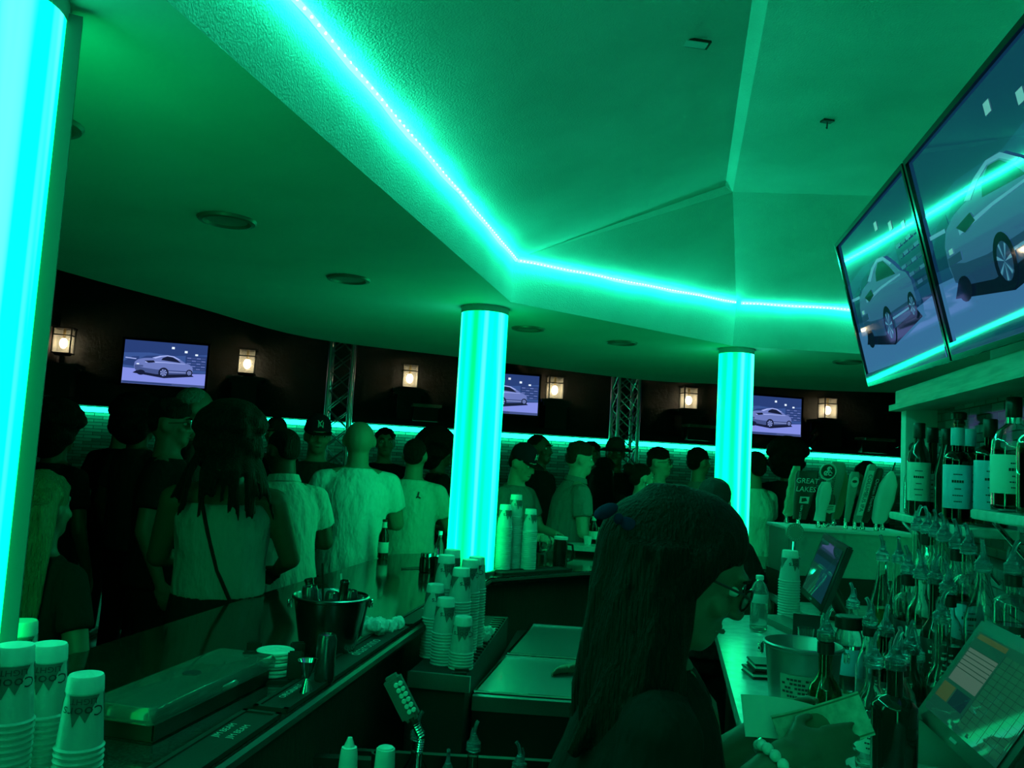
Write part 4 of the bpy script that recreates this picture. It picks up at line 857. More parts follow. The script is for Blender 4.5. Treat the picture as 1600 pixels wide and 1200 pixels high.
# ------------------------------------------------------------------ plastic cups
def cup_mesh(name, rb, rr, h, fancy):
    m = MB(); w = .0009
    prof = [(rr - w, .002), (rr + .0026, .0), (rr + .0034, .0026), (rr + .0002, .0056), (rr - (rr - rb) * .5, h * .5), (rb + (rr - rb) * .24, h * .76), (rb + (rr - rb) * .235, h * .762), (rb, h - .002), (rb - .002, h), (rb - .005, h - .0015), (0, h - .0015)]
    inn = [(0, h - .003), (rb - .004, h - .003), (rb + (rr - rb) * .24 - w, h * .76), (rr - w, .002)]
    m.lathe(prof, 26); m.lathe(inn, 26)
    t = bpy.data.objects.new(name, None); o = m.out(name, CUPM)
    if not fancy: return o
    R_ = lambda z: rr - (rr - rb) * z / h + .0006
    b = MB(); b.lathe([(R_(h * .78), h * .78), (R_(h - .003), h - .003), (rb - .001, h + .0006), (0, h + .0004)], 26); b.lathe([(0, h - .001), (rb - .001, h - .001), (R_(h * .78) - .001, h * .78)], 26); b.out('milky_base', CUPW, o)
    # dark mountain silhouette and inverted lettering, wrapped round the cup
    wrapf = lambda a, z, e: V(((R_(z) + e) * sin(a), -(R_(z) + e) * cos(a), z))
    d = MB(); N = 40
    for c0 in (.45, 2.55, 4.65):
        peak = [(c0 - .8, .76), (c0 - .42, .34), (c0 - .14, .52), (c0 + .14, .40), (c0 + .5, .62), (c0 + .84, .76)]
        xs = [c0 - .8 + 1.64 * i / N for i in range(N + 1)]
        def yv(x):
            for (xa, ya), (xb, yb) in zip(peak, peak[1:]):
                if xa <= x <= xb: return ya + (yb - ya) * (x - xa) / (xb - xa)
            return .76
        for x0, x1 in zip(xs, xs[1:]): d.poly([wrapf(x0, h * .765, .0002), wrapf(x1, h * .765, .0002), wrapf(x1, h * min(.764, yv(x1)), .0002), wrapf(x0, h * min(.764, yv(x0)), .0002)])
    d.out('mountain_print', CUPPRINT, o)
    for a0 in (.45, 3.6):
        tx = MB(); tx.text('Coors', .022 * rb / .026, lambda a, z, e: wrapf(a0 - a / rb, h * .56 - z, .0004 + e)); tx.text('LIGHT', .0125 * rb / .026, lambda a, z, e: wrapf(a0 - a / rb, h * .695 - z, .0004 + e)); tx.out('lettering', PRINTD, o, smooth=False)
    return o
CUPPRINT = M('dark_mountain_print', (.10, .14, .14), .5)
kinds = {'near': (cup_mesh('plastic_cup', .026, .034, .112, False), cup_mesh('plastic_cup', .026, .034, .112, True), .112, .0095),
         'far': (cup_mesh('plastic_cup', .031, .042, .125, False), cup_mesh('plastic_cup', .031, .042, .125, True), .125, .0108)}
used = set()
def place_cup(proto, loc, label, group, rz=0):
    if proto.name not in used: used.add(proto.name); o = proto; o.location = loc; o.rotation_euler.z = rz
    else: o = dup(proto, loc, rz)
    return tag(o, label, 'plastic cup', group)
def stack(kind, x, y, z0, ztop, rz, where):
    plain, fancy, h, pitch = kinds[kind]; n = max(0, int(round((ztop - z0 - h) / pitch)))
    for i in range(n): place_cup(plain, (x, y, z0 + i * pitch), 'upturned cup nested in the %s' % where, 'nested cups in the %s' % where)
    place_cup(fancy, (x, y, z0 + n * pitch), 'topmost cup of the %s' % where, 'top cups of the stacks', rz)
B = 1.0705
stack('near', -.729, 1.29, B, 1.373, .1, 'left front stack touching the near glowing column'); stack('near', -.727, 1.385, B, 1.349, .05, 'second stack from the left in the bottom left corner')
stack('near', -.651, 1.36, B, 1.314, .0, 'shortest stack in the bottom left corner'); stack('near', -.907, 1.62, B, 1.337, .1, 'rearmost stack in the bottom left corner')
L_ = .9405
for x, y, zt, rz, wh in [(-.195, 3.08, 1.178, .2, 'front left stack before the middle column'), (-.125, 3.03, 1.117, -.3, 'shortest front stack before the middle column'), (-.243, 3.175, 1.208, .4, 'second left stack before the middle column'),
        (-.215, 3.275, 1.30, .1, 'tall left stack before the middle column'), (-.15, 3.175, 1.266, .6, 'central stack before the middle column'), (-.122, 3.268, 1.29, -.2, 'tall right stack before the middle column'),
        (-.20, 3.375, 1.31, .3, 'rear left stack before the middle column'), (-.10, 3.365, 1.29, -.6, 'rear right stack before the middle column')]: stack('far', x, y, L_, zt, rz, wh)
for x, y, zt, wh in [(.005, 4.64, 1.436, 'stack half hidden by the middle column'), (.062, 4.725, 1.486, 'tallest stack right of the middle column'), (.148, 4.72, 1.41, 'stack farthest right of the middle column')]: stack('far', x, y, B, zt, .3, wh)
stack('far', 1.20, 3.50, 1.1005, 1.379, .2, 'stack beside the far order terminal')

# ------------------------------------------------------------------ things on the bar
def lathe_thing(name, label, cat, loc, parts, group=None):
    t = thing(name, label, cat, loc, 0, group)
    for pn, prof, mt in parts: m = MB(); m.lathe(prof, 28); m.out(pn, mt, t)
    return t
def bucket(loc, rt, rb, h, label, mt, text=None, rz=0):
    t = thing('bucket', label, 'bucket', loc, rz); m = MB()
    m.lathe([(0, 0), (rb - .004, 0), (rb, .004), (rb + .002, .012), (rt - .003, h - .01), (rt + .003, h - .006), (rt + .004, h), (rt - .001, h + .003), (rt - .005, h - .002), (rb - .003, .008), (0, .006)], 40); m.out('pail', mt, t)
    for s in (-1, 1):
        m = MB(); m.box((s * (rt + .004), 0, h - .022), (.008, .03, .026), bev=.003); m.tube([(s * (rt + .012), .012 * cos(a), h - .022 + .012 * sin(a)) for a in [2 * pi * i / 12 for i in range(13)]], .0025, 6, False); m.out('handle_lug', CHROME, t)
    if text:
        m = MB(); f = lambda a, z, e: V(((rb + (rt - rb) * z / h + .0012 + e) * sin(a), -(rb + (rt - rb) * z / h + .0012 + e) * cos(a), z))
        N = 14; a0, a1 = -.62, .5
        for i in range(N):
            p, q = a0 + (a1 - a0) * i / N, a0 + (a1 - a0) * (i + 1) / N
            m.poly([f(p, h * .16, 0), f(q, h * .16, 0), f(q, h * .62, 0), f(p, h * .62, 0)])
        m.mi = 1
        for r_ in range(6):
            z = h * (.55 - .062 * r_); w_ = (.46, .5, .42, .5, .36, .3)[r_]
            for c in range(9):
                if (c * 7 + r_ * 3) % 5 == 0: continue
                p = -.06 - w_ + c * 2 * w_ / 9; q = p + 2 * w_ / 9 * .8; m.poly([f(p, z - .003, .0006), f(q, z - .003, .0006), f(q, z + .0025, .0006), f(p, z + .0025, .0006)])
        m.out('printed_panel', [PRINTG, PRINTD], t)
    return t
PRINTG = M('pale_green_print', (.3, .36, .3), .5)
bucket((-.522, 2.62, B), .115, .083, .168, 'polished steel bucket full of bottles and cans on the near bar', M('dull_steel', (.22, .22, .22), .25, 1), rz=.3)
IN = []
def longneck(loc, label, tilt=None, group=None, empty=False, lab=PAPERL, foil=True, glass=None, h=.225, name='beer_bottle', cat='beer bottle'):
    t = thing(name, label, cat, loc, 0, group); r = .0305; s = h / .225
    if tilt: t.rotation_euler = tilt
    m = MB(); m.lathe([(0, .004), (r * .7, 0), (r, .006), (r, .12 * s), (r * .93, .138 * s), (r * .55, .165 * s), (.0135, .185 * s), (.0128, .212 * s), (.0145, .214 * s), (.0145, .222 * s), (.011, .225 * s), (.0095, .22 * s), (.0095, .19 * s), (r * .5, .164 * s), (r - .003, .12 * s), (r - .003, .008), (0, .008)], 24); m.out('glass_body', glass or GLASSB, t)
    m = MB(); m.lathe([(r + .0005, .035 * s), (r + .0009, .036 * s), (r + .0009, .095 * s), (r + .0005, .096 * s)], 24); m.out('label', lab, t)
    if foil: m = MB(); m.lathe([(.0175, .178 * s), (.0142, .190 * s), (.0138, .21 * s), (.0134, .2105 * s)], 20); m.out('neck_foil', lab, t)
    return t
longneck((-.69, 4.86, B), 'dark beer bottle with pale label and neck foil alone between two pale tees')
longneck((-.492, 2.60, B + .03), 'dark bottle leaning in the middle of the steel bucket', (.18, .1, 0), h=.2, glass=GLASSK, lab=BLACKL, foil=False)
longneck((-.557, 2.63, B + .03), 'dark bottle leaning at the left side of the steel bucket', (-.1, -.2, .4), h=.19, glass=GLASSK, foil=False)
def can(loc, r, h, label, mt, tilt=None):
    t = thing('drink_can', label, 'can', loc)
    if tilt: t.rotation_euler = tilt
    m = MB(); m.lathe([(0, .004), (r * .75, .004), (r * .8, 0), (r, .012), (r, h - .014), (r * .86, h - .002), (r * .84, h), (r * .8, h - .004), (0, h - .004)], 28); m.out('can_body', mt, t)
    m = MB(); m.box((0, -r * .25, h - .002), (.014, .022, .0015), bev=.0005); m.out('pull_tab', CHROME, t); return t
CANM = M('dark_can', (.1, .12, .14), .25, .8)
can((-.455, 2.27, B), .0265, .128, 'slim dark can on the bar beside the cone jigger', CANM)
can((-.452, 2.645, B + .04), .026, .13, 'dark can standing at the right side of the steel bucket', CANM, (.05, .16, 0)); can((-.522, 2.68, B + .05), .026, .12, 'dark can lying at the back of the steel bucket', CANM, (-.5, .5, 0))
for p, q, l in [((-.53, 2.585, B + .05), (-.544, 2.56, 1.345), 'dark straw sticking highest out of the steel bucket'), ((-.477, 2.66, B + .06), (-.507, 2.67, 1.30), 'pale stirrer sticking out of the right half of the steel bucket')]:
    m = MB(); d = V(q) - V(p); m.tube([V((0, 0, 0)), d * .5, d], .0034, 8); tag(m.out('drinking_straw', BLACKP if 'dark' in l else PANELW, None, loc=p), l, 'straw')
can((-.572, 2.592, B + .085), .025, .115, 'dark can tilted at the near left side of the steel bucket', CANM, (.05, -.1, 0)); can((-.512, 2.566, B + .085), .022, .105, 'dark can tilted at the front of the steel bucket', CANM, (.08, .05, 0)); can((-.466, 2.592, B + .085), .021, .11, 'dark can tilted at the near right side of the steel bucket', CANM, (.06, .1, 0))
def rag(loc, size, label, cat, mt, seed, name='bar_towel'):
    m = MB(); rnd = random.Random(seed)
    for _ in range(26):
        a = rnd.uniform(0, 6.28); r = rnd.uniform(0, 1); R = Matrix.Rotation(rnd.uniform(0, 3), 3, 'Z') @ Matrix.Rotation(rnd.uniform(-.5, .5), 3, 'X')
        m.ell((r * size[0] * .5 * cos(a), r * size[1] * .5 * sin(a), size[2] * rnd.uniform(.25, .6)), (size[0] * .24, size[1] * .065, size[2] * rnd.uniform(.25, .4)), R, 12, 8)
    o = m.solid(name, mt, None, min(size) * .09, 1); me = o.data; zmin = min(v.co.z for v in me.vertices)
    for v in me.vertices: v.co.z -= zmin; v.co += V((sin(v.co.y * 160 + v.co.x * 60), sin(v.co.x * 150 + 2), 0)) * .0022
    o.location = loc; return tag(o, label, cat)
rag((-.415, 2.86, B), (.12, .085, .07), 'crumpled white bar towel right of the steel bucket', 'towel', TOWEL, 2)
rag((-.355, 2.97, B), (.065, .05, .055), 'smaller crumpled white cloth touching the bar towel', 'towel', TOWEL, 4)
rag((-.045, 3.56, L_), (.06, .05, .05), 'crumpled napkin on the ribbed ledge behind the cups', 'napkin', PAPER, 6, 'paper_napkin'); rag((-.055, 3.44, L_), (.055, .045, .055), 'second crumpled napkin, nearer the cups on the ribbed ledge', 'napkin', PAPER, 8, 'paper_napkin')
# caddy with a pile of round lids
t = thing('coaster_caddy', 'black open caddy holding a pile of round white coasters', 'caddy', (-.60, 2.30, B), .2)
m = MB(); m.box((0, 0, .004), (.14, .13, .008)); m.out('caddy_base', BLACKP, t)
for sx, sy in ((-1, -1), (1, -1), (1, 1), (-1, 1)): m = MB(); m.box((sx * .058, sy * .054, .045), (.04, .012, .075), bev=.004); m.out('corner_wall', BLACKP, t)
for i in range(7):
    m = MB(); r = .05; m.lathe([(0, .0), (r - .004, 0), (r, .002), (r, .007), (r - .004, .009), (r - .008, .006), (r * .55, .006), (r * .52, .0085), (r * .35, .0085), (r * .33, .006), (0, .006)], 28)
    tag(m.out('drink_coaster', WHITEP, None, loc=(-.60 + (.004 if i % 2 else -.003) + (.006 if i > 4 else 0), 2.30 + .003 * (i % 3 - 1), B + .009 + i * .0095)), 'round white coaster %s' % ('on top of the pile in the black caddy' if i == 6 else 'below the top of the pile in the black caddy'), 'coaster', 'coasters in the black caddy')
# jigger
t = thing('jigger', 'shiny double cone jigger on the bar mat before the slim can', 'jigger', (-.475, 2.155, B + .008))
m = MB(); m.lathe([(.0, .03), (.0165, .0), (.0172, .0), (.005, .034), (.0075, .038), (.026, .078), (.0275, .079), (.025, .078), (.006, .040), (.0, .038)], 28); m.out('double_cone', CHROME, t)
# garnish box with clear hinged lid
t = thing('garnish_box', 'long black garnish box under a clear plastic lid on the near bar', 'garnish box', (-.718, 2.02, B), radians(78))
m = MB(); m.box((0, 0, .02), (.49, .15, .04), bev=.004); m.out('tray', BLACKP, t)
m = MB()
for s in (-1, 1): m.box((0, s * .0795, .054), (.52, .004, .026)); m.box((s * .258, 0, .054), (.004, .155, .026))
m.box((0, 0, .069), (.52, .163, .004)); m.out('clear_lid', CLEARP2, t) if False else None
m.bm.free()
def rrect(w, h, r, z, n=5): return [V((cx + r * cos(a), cy + r * sin(a), z)) for cx, cy, a0 in ((w / 2 - r, h / 2 - r, 0), (-w / 2 + r, h / 2 - r, pi / 2), (-w / 2 + r, -h / 2 + r, pi), (w / 2 - r, -h / 2 + r, 1.5 * pi)) for a in [a0 + pi / 2 * i / n for i in range(n + 1)]]
CLEARP2 = M('tinted_clear_plastic', (.5, .56, .53), .06, trans=.86, ior=1.45)
m = MB(); m.loft([rrect(.525, .17, .014, .040), rrect(.525, .17, .014, .062), rrect(.512, .157, .014, .073), rrect(.47, .118, .012, .0745), rrect(.03, .02, .005, .0746), rrect(.03, .02, .005, .0726), rrect(.47, .118, .012, .0725), rrect(.508, .153, .012, .070), rrect(.52, .165, .012, .058), rrect(.52, .165, .012, .040)], False, True); m.out('clear_lid', CLEARP2, t)
m = MB(); m.lathe([(0, 0), (.022, 0), (.02, .003), (.014, .001), (0, .001)], 20, (.0, 0, .0745)); m.out('lid_medallion', PRINTD, t); m = MB(); m.box((.02, -.09, .052), (.06, .012, .012), bev=.003); m.out('lid_latch', CLEARP2, t)
# small things by the middle column
lathe_thing('condiment_jar', 'small dark glass jar with metal lid left of the middle column', 'jar', (-.40, 4.42, B), [('jar_body', [(0, 0), (.028, 0), (.032, .005), (.032, .07), (.026, .08), (0, .08)], GLASSK), ('metal_lid', [(.028, .08), (.029, .098), (.026, .1), (0, .1)], CHROME)])
lathe_thing('tumbler', 'small black tumbler beside the middle column cups', 'tumbler', (-.335, 4.33, B), [('tumbler_body', [(0, 0), (.03, 0), (.038, .09), (.036, .09), (.028, .006), (0, .006)], GLASSK)])
lathe_thing('sauce_bottle', 'slim clear bottle touching the left side of the middle column', 'bottle', (-.345, 4.60, B), [('bottle_body', [(0, 0), (.024, 0), (.026, .005), (.026, .12), (.011, .16), (.011, .185), (0, .185)], GLASS), ('cap', [(.012, .18), (.012, .20), (0, .2)], WHITEP)])
m = MB(); m.tube([(0, 0, 0), (.06, .055, .001), (.14, .10, .001)], .004, 8); tag(m.out('drinking_straw', BLACKP, None, loc=(-.53, 4.48, B + .004)), 'black straw lying flat on the bar left of the column', 'straw')
t = lathe_thing('wine_glass', 'stemless looking wine glass catching a bright green glint on the far bar corner', 'wine glass', (.25, 4.95, B), [('bowl', [(.0035, .075), (.02, .085), (.036, .11), (.038, .135), (.031, .175), (.0295, .175), (.0365, .135), (.0345, .111), (.018, .087), (0, .082)], GLASS), ('stem', [(0, .0), (.033, .0), (.033, .002), (.006, .006), (.0035, .02), (.0035, .078), (0, .08)], GLASS)])
t = lathe_thing('beer_mug', 'dark beer mug with a pale rim on the far bar corner', 'mug', (.345, 5.0, B), [('mug_body', [(0, 0), (.04, 0), (.043, .006), (.041, .155), (.038, .155), (.039, .01), (0, .01)], GLASSK), ('foam_rim', [(.0415, .155), (.042, .17), (.038, .172), (.036, .16), (0, .16)], WHITEP)])
m = MB(); m.tube([(.042, 0, .13), (.07, 0, .125), (.078, 0, .08), (.07, 0, .04), (.042, 0, .03)], .007, 8); m.out('handle', GLASSK, t)
longneck((.62, 5.78, 1.1355), 'dark beer bottle with pale neck label on the raised ledge', h=.2)
lathe_thing('paper_cup', 'small white cup beside the bottle on the raised ledge', 'cup', (.575, 5.70, 1.1355), [('cup_wall', [(0, 0), (.022, 0), (.03, .055), (.0285, .055), (.021, .004), (0, .004)], WHITEP)])
t = lathe_thing('bottle_opener_block', 'dark bar caddy at the right end of the cup stacks', 'caddy', (.235, 5.10, B), [('caddy_block', [(0, 0), (.035, 0), (.035, .05), (.03, .055), (0, .055)], BLACKP)])
# soda gun
t = thing('soda_gun', 'soda gun with rows of round buttons on a coiled hose', 'soda gun', (-.235, 2.15, 1.07))
ax = V((-.262, 2.15, 1.128)) - V((-.206, 2.15, 1.035)); ax.normalize(); R = Matrix((V((0, -1, 0)).cross(ax) * -1, V((0, -1, 0)), ax)).transposed(); c0 = V((-.232, 2.15, 1.08)) - V(t.location)
m = MB(); m.box(c0, (.046, .038, .122), R, bev=.009); m.out('gun_body', GUNM, t) if 'GUNM' in globals() else m.out('gun_body', M('grey_gun_plastic', (.12, .12, .12), .35), t)
R_x = R @ V((1, 0, 0))
for r_ in range(6):
    for c in (-1, 1):
        m = MB(); m.lathe([(0, .0), (.0062, 0), (.0062, .004), (.005, .0055), (0, .0055)], 12, c0 + R @ V((.006 * c + .012, -.0, -.036 + .0145 * r_)) + V((0, -.019, 0)), Matrix.Rotation(radians(90), 3, 'X')); m.out('button', WHITEP, t)
m = MB(); m.capsule(c0 - ax * .05, c0 - ax * .075, .013, .010, 12); m.out('hose_collar', BLACKP, t)
hp = [c0 - ax * .07, c0 - ax * .10 + V((.004, 0, -.01)), V((.055, -.0, -.12)), V((.055, .0, -.19)), V((.03, .02, -.28)), V((-.05, .06, -.36)), V((-.12, .1, -.38))]
fine = []
for i in range(len(hp) - 1):
    for j in range(12): fine.append(hp[i].lerp(hp[i + 1], j / 12))
m = MB(); m.tube(fine, [.0105 if i % 2 else .0085 for i in range(len(fine))], 12); m.out('coiled_hose', CHROME, t)
t = thing('hose_bracket', 'dark bracket on the bar front behind the soda gun', 'bracket', (-.40, 2.2, .9)); m = MB(); m.box((.03, 0, .0), (.16, .03, .02)); m.lathe([(.016, -.02), (.022, -.02), (.024, .03), (.018, .03)], 16, (.12, -.01, .0)); m.out('bracket_arm', BLACKM, t)

# ------------------------------------------------------------------ bottles with pour spouts
def bottle(loc, h, r, label, shape='round', glass=None, liquid=None, level=.6, lab=PAPERL, lab_z=(.2, .55), top='spout', neck=None, group=None, rz=0, name='liquor_bottle', band=None, script=None, spoutm=None, cat='bottle', capm=None):
    sa = (sum(map(ord, label)) * .37) % 6.28; rs = lambda x, y, z: (x * cos(sa) - y * sin(sa), x * sin(sa) + y * cos(sa), z)
    t = thing(name, label, cat, loc, rz, group); H = h - (.062 if top == 'spout' else .0); rn = .0145
    P = {'round': [(1, .60), (.93, .68), (.5, .775), (rn / r, .83)], 'slope': [(1, .48), (.86, .58), (.55, .74), (rn / r, .86)], 'square': [(1, .66), (.97, .70), (.72, .745), (rn / r, .77)], 'long': [(1, .50), (.85, .57), (.5, .64), (rn / r, .68)], 'squat': [(1, .52), (.96, .62), (.7, .72), (rn / r * 1.2, .78)]}[shape]
    n_ = 4 if shape == 'square' and r > .05 else 28
    out_ = [(0, .004), (r * .75, 0), (r * .97, .003), (r, .012)] + [(a * r, z * H) for a, z in P] + [(rn, H * .96), (rn + .0022, H * .965), (rn + .0022, H)]
    inn_ = [(rn - .002, H), (rn - .002, P[-1][1] * H)] + [(max(rn - .002, a * r - .003), z * H - .001) for a, z in P[:-1][::-1]] + [(r - .003, .016), (r * .7, .008), (0, .009)]
    m = MB(); m.lathe(out_ + inn_, n_); m.out('glass_body', glass or GLASS, t)
    if liquid:
        lv = level * P[0][1] * H / .6 if level * H < P[0][1] * H else P[0][1] * H * .98
        m = MB(); m.lathe([(0, .0095), (r * .68, .0088), (r - .0036, .017), (r - .0036, lv), (0, lv)], 24); m.out('liquid', liquid, t)
    if lab:
        z0, z1 = lab_z; z1 = min(z1, P[0][1] - .02); m = MB(); m.lathe([(r + .0003, z0 * H), (r + .0009, z0 * H + .001), (r + .0009, z1 * H - .001), (r + .0003, z1 * H)], 28); L = m.out('label', lab, t)
        f = lambda zz: (lambda a, b_, e: V(((r + .0012 + e) * sin(a / r - .45 - rz), -(r + .0012 + e) * cos(a / r - .45 - rz), zz + b_)))
        if script: m = MB(); m.text(script, .04, f((z0 + z1) / 2 * H)); m.out('label_script', PRINT if lab is BLACKL else PRINTD, L, smooth=False)
        else:
            m = MB(); dz = (z1 - z0) * H
            for i, (q, w_) in enumerate(((.78, .022), (.62, .03), (.45, .016), (.3, .026), (.16, .02))):
                zz = z0 * H + dz * q
                for s in range(5):
                    a0 = -.45 - rz - w_ / r / 2 + s * w_ / r / 5; a1 = a0 + w_ / r / 6.2; g = lambda a, z: V(((r + .0014) * sin(a), -(r + .0014) * cos(a), z)); hh = .0035 if i == 1 else .0016
                    m.poly([g(a0, zz - hh), g(a1, zz - hh), g(a1, zz + hh), g(a0, zz + hh)])
            m.out('label_print', PRINT if lab is BLACKL else PRINTD, L, smooth=False)
    if band: m = MB(); m.lathe([(rn + .001, H * .84), (rn + .0035, H * .845), (rn + .0035, H * .94), (rn + .001, H * .945)], 20); m.out('neck_band', band, t)
    if top == 'spout':
        m = MB(); m.lathe([(rn + .0025, H - .012), (rn + .0055, H - .010), (rn + .004, H - .004), (rn + .006, H - .001), (rn + .004, H + .004), (rn + .005, H + .009), (rn, H + .014), (.0085, H + .026), (.0062, H + .032), (0, H + .032)], 18)
        m.tube([rs(0, 0, H + .026), rs(.001, 0, H + .04), rs(.006, 0, H + .055), rs(.011, 0, H + .062)], [.0066, .0052, .0046, .0052], 10); m.out('pour_spout', spoutm or SPOUT, t)
        m = MB(); m.tube([rs(-.010, 0, H + .008), rs(-.010, 0, H + .035), rs(-.006, 0, H + .047)], [.003, .0025, .002], 8); m.out('breather_tube', spoutm or SPOUT, t)
    elif top == 'cap': m = MB(); m.lathe([(rn + .003, H - .045), (rn + .0035, H - .044), (rn + .0035, H + .003), (rn + .002, H + .005), (0, H + .005)], 20); m.out('cap', capm or BLACKP, t)
    elif top == 'cork': m = MB(); m.lathe([(rn - .001, H - .005), (rn - .001, H + .006), (rn + .006, H + .008), (rn + .007, H + .026), (rn + .004, H + .03), (0, H + .03)], 20); m.out('stopper', capm or BLACKP, t)
    elif top == 'ball': m = MB(); m.lathe([(rn - .002, H - .004), (rn - .002, H + .008), (0, H + .008)], 16); m.ell((0, 0, H + .022), .021, None, 18, 12); m.out('ball_stopper', capm or BLACKP, t)
    return t
SH1, SH2 = 1.5855, 1.6355
def sp(t, off): p = FP(t, off, 0); return p.x, p.y
for t_, off, z, h, r, sh_, gl, lq, lab, tp, cm, l in [
    (.055, -.05, SH1, .20, .033, 'squat', GLASS, SPIRITC, None, 'ball', BLACKP, 'pale round shouldered bottle with a black ball stopper, leftmost on the shelf'),
    (.135, -.085, SH1, .285, .034, 'long', GLASSB, SPIRITD, PAPERL, 'cap', None, 'slim dark bottle with white label, second on the shelf'),
    (.195, -.028, SH1, .295, .034, 'round', GLASSK, None, PAPERL, 'cap', None, 'dark bottle with tall white label, third on the shelf'),
    (.285, -.085, SH1, .275, .036, 'slope', GLASSK, None, None, 'cap', None, 'dark sloping bottle without label on the shelf'),
    (.400, -.085, SH1, .295, .037, 'slope', GLASSG, SPIRITD, None, 'cork', None, 'dark green bottle with a glowing edge, middle of the shelf'),
    (.49, -.085, SH1, .265, .036, 'square', GLASSB, SPIRITD, PAPERL, 'cap', BLUEL, 'square shouldered bottle with plain pale label, near right of shelf'),
    (.575, -.028, SH1, .262, .036, 'square', GLASSB, SPIRITD, BLUEL, 'cap', BLUEL, 'square shouldered bottle with bluish label and pale cap'),
    (.655, -.085, SH1, .285, .039, 'square', GLASSB, SPIRITD, BLUEL, 'cap', BLACKP, 'tall square shouldered bottle with bluish label and dark cap'),
    (.885, -.06, SH2, .275, .05, 'squat', GLASS, SPIRITD, PAPERL, 'cap', BLACKP, 'big round bottle with wide label on the right hand shelf'),
    (1.02, -.06, SH2, .25, .042, 'round', GLASSG, SPIRITD, None, 'cap', BLACKP, 'beaded dark bottle at the right end of the shelf')]:
    x, y = sp(t_, off); bottle((x, y, z), h, r, l, sh_, gl, lq, .55, lab, (.16, .62), tp, name='liquor_bottle', capm=cm)
S1, S2, S3 = 1.1005, 1.1905, 1.2805
for i, (x, y, z, h, r, sh_, gl, lq, lab, l) in enumerate([
    # top step, along the tiled wall
    (1.207, 2.44, S3, .345, .031, 'long', GLASS, SPIRITC, None, 'clear pour bottle at the left end of the top step'),
    (1.199, 2.368, S3, .345, .031, 'round', GLASS, SPIRITC, PAPERL, 'clear pour bottle, second from the left on the top step'),
    (1.186, 2.297, S3, .34, .031, 'round', GLASS, SPIRIT, PAPERL, 'amber pour bottle, third from the left on the top step'),
    (1.170, 2.222, S3, .335, .031, 'slope', GLASS, SPIRITC, BLACKL, 'clear pour bottle with black label in the middle of the top step'),
    (1.152, 2.125, S3, .325, .033, 'round', GLASS, SPIRITC, BLACKL, 'clear pour bottle with dark collar, fifth on the top step'),
    (1.134, 2.04, S3, .32, .034, 'square', GLASS, SPIRITC, BLUEL, 'clear pour bottle with bluish label, sixth on the top step'),
    (1.113, 1.94, S3, .29, .040, 'slope', GLASS, SPIRITC, None, 'clear wide bottle sloping up to its spout, right of the top step'),
    (1.118, 1.835, S3, .30, .04, 'square', GLASS, SPIRITC, BLACKL, 'clear square bottle at the right edge of the photo'),
    # middle step
    (1.122, 2.475, S2, .34, .033, 'slope', GLASS, SPIRIT, None, 'amber bottle with plain spout at the left end of the middle step'),
    (1.128, 2.385, S2, .345, .034, 'slope', GLASS, SPIRITC, BLACKL, 'clear bottle with black band, second on the middle step'),
    (1.098, 2.268, S2, .33, .034, 'square', GLASS, SPIRITC, BLACKL, 'clear bottle with a white S written on its black label'),
    (1.082, 2.165, S2, .33, .034, 'round', GLASS, SPIRIT, PAPERL, 'amber bottle with pale label in the middle step'),
    (1.070, 2.07, S2, .33, .033, 'long', GLASSK, None, BLACKL, 'black labelled dark bottle with tall neck on the middle step'),
    (1.056, 1.985, S2, .32, .032, 'round', GLASS, SPIRITC, BLACKL, 'clear bottle with black label at the right of the middle step'),
    (.997, 1.90, S2 - .09, .355, .033, 'long', GLASS, SPIRITC, None, 'clear bottle with ribbed spout just above the near terminal'),
    # counter rows
    (1.048, 2.50, S1, .283, .034, 'slope', GLASS, SPIRIT, None, 'small amber bottle standing at the back beside the far terminal'),
    (.972, 2.21, S1, .284, .034, 'slope', GLASS, SPIRITC, None, 'clear bottle with sloping shoulders behind the galvanised bucket'),
    (.945, 2.06, S1, .29, .034, 'round', GLASSB, SPIRITD, BLACKL, 'brown bottle with black label right of the galvanised bucket'),
    (.785, 1.765, S1, .28, .032, 'round', GLASS, SPIRITC, PAPERL, 'clear bottle with pale label directly behind the big dark bottle'),
    (.853, 1.79, S1, .285, .032, 'round', GLASS, SPIRITC, BLACKL, 'clear bottle with black collar, right behind the big dark bottle'),
    (.936, 1.92, S1, .28, .036, 'round', GLASSK, None, BLACKL, 'dark bottle with black label between the spout rows'),
    (.985, 1.99, S1, .25, .032, 'squat', GLASS, SPIRITC, BLUEL, 'clear bottle with a pale blue label half behind the near terminal'),
    (.722, 1.86, S1, .31, .036, 'long', GLASSG, SPIRITD, None, 'green bottle with long dark neck and clear spout beside the bucket'),
    (.753, 1.60, S1, .315, .041, 'square', GLASSK, None, None, 'big square shouldered dark bottle in front of the pour bottles')]):
    bottle((x, y, z), h, r, l, sh_, gl, lq, .35 + .05 * (i % 5), lab, (.18, .5), 'spout', rz=(i * 1.3) % 6.28 if lab is None else -.6 + .2 * (i % 4), band=BLACKL if i % 3 == 1 else None, script='S' if 'white S' in l else None)
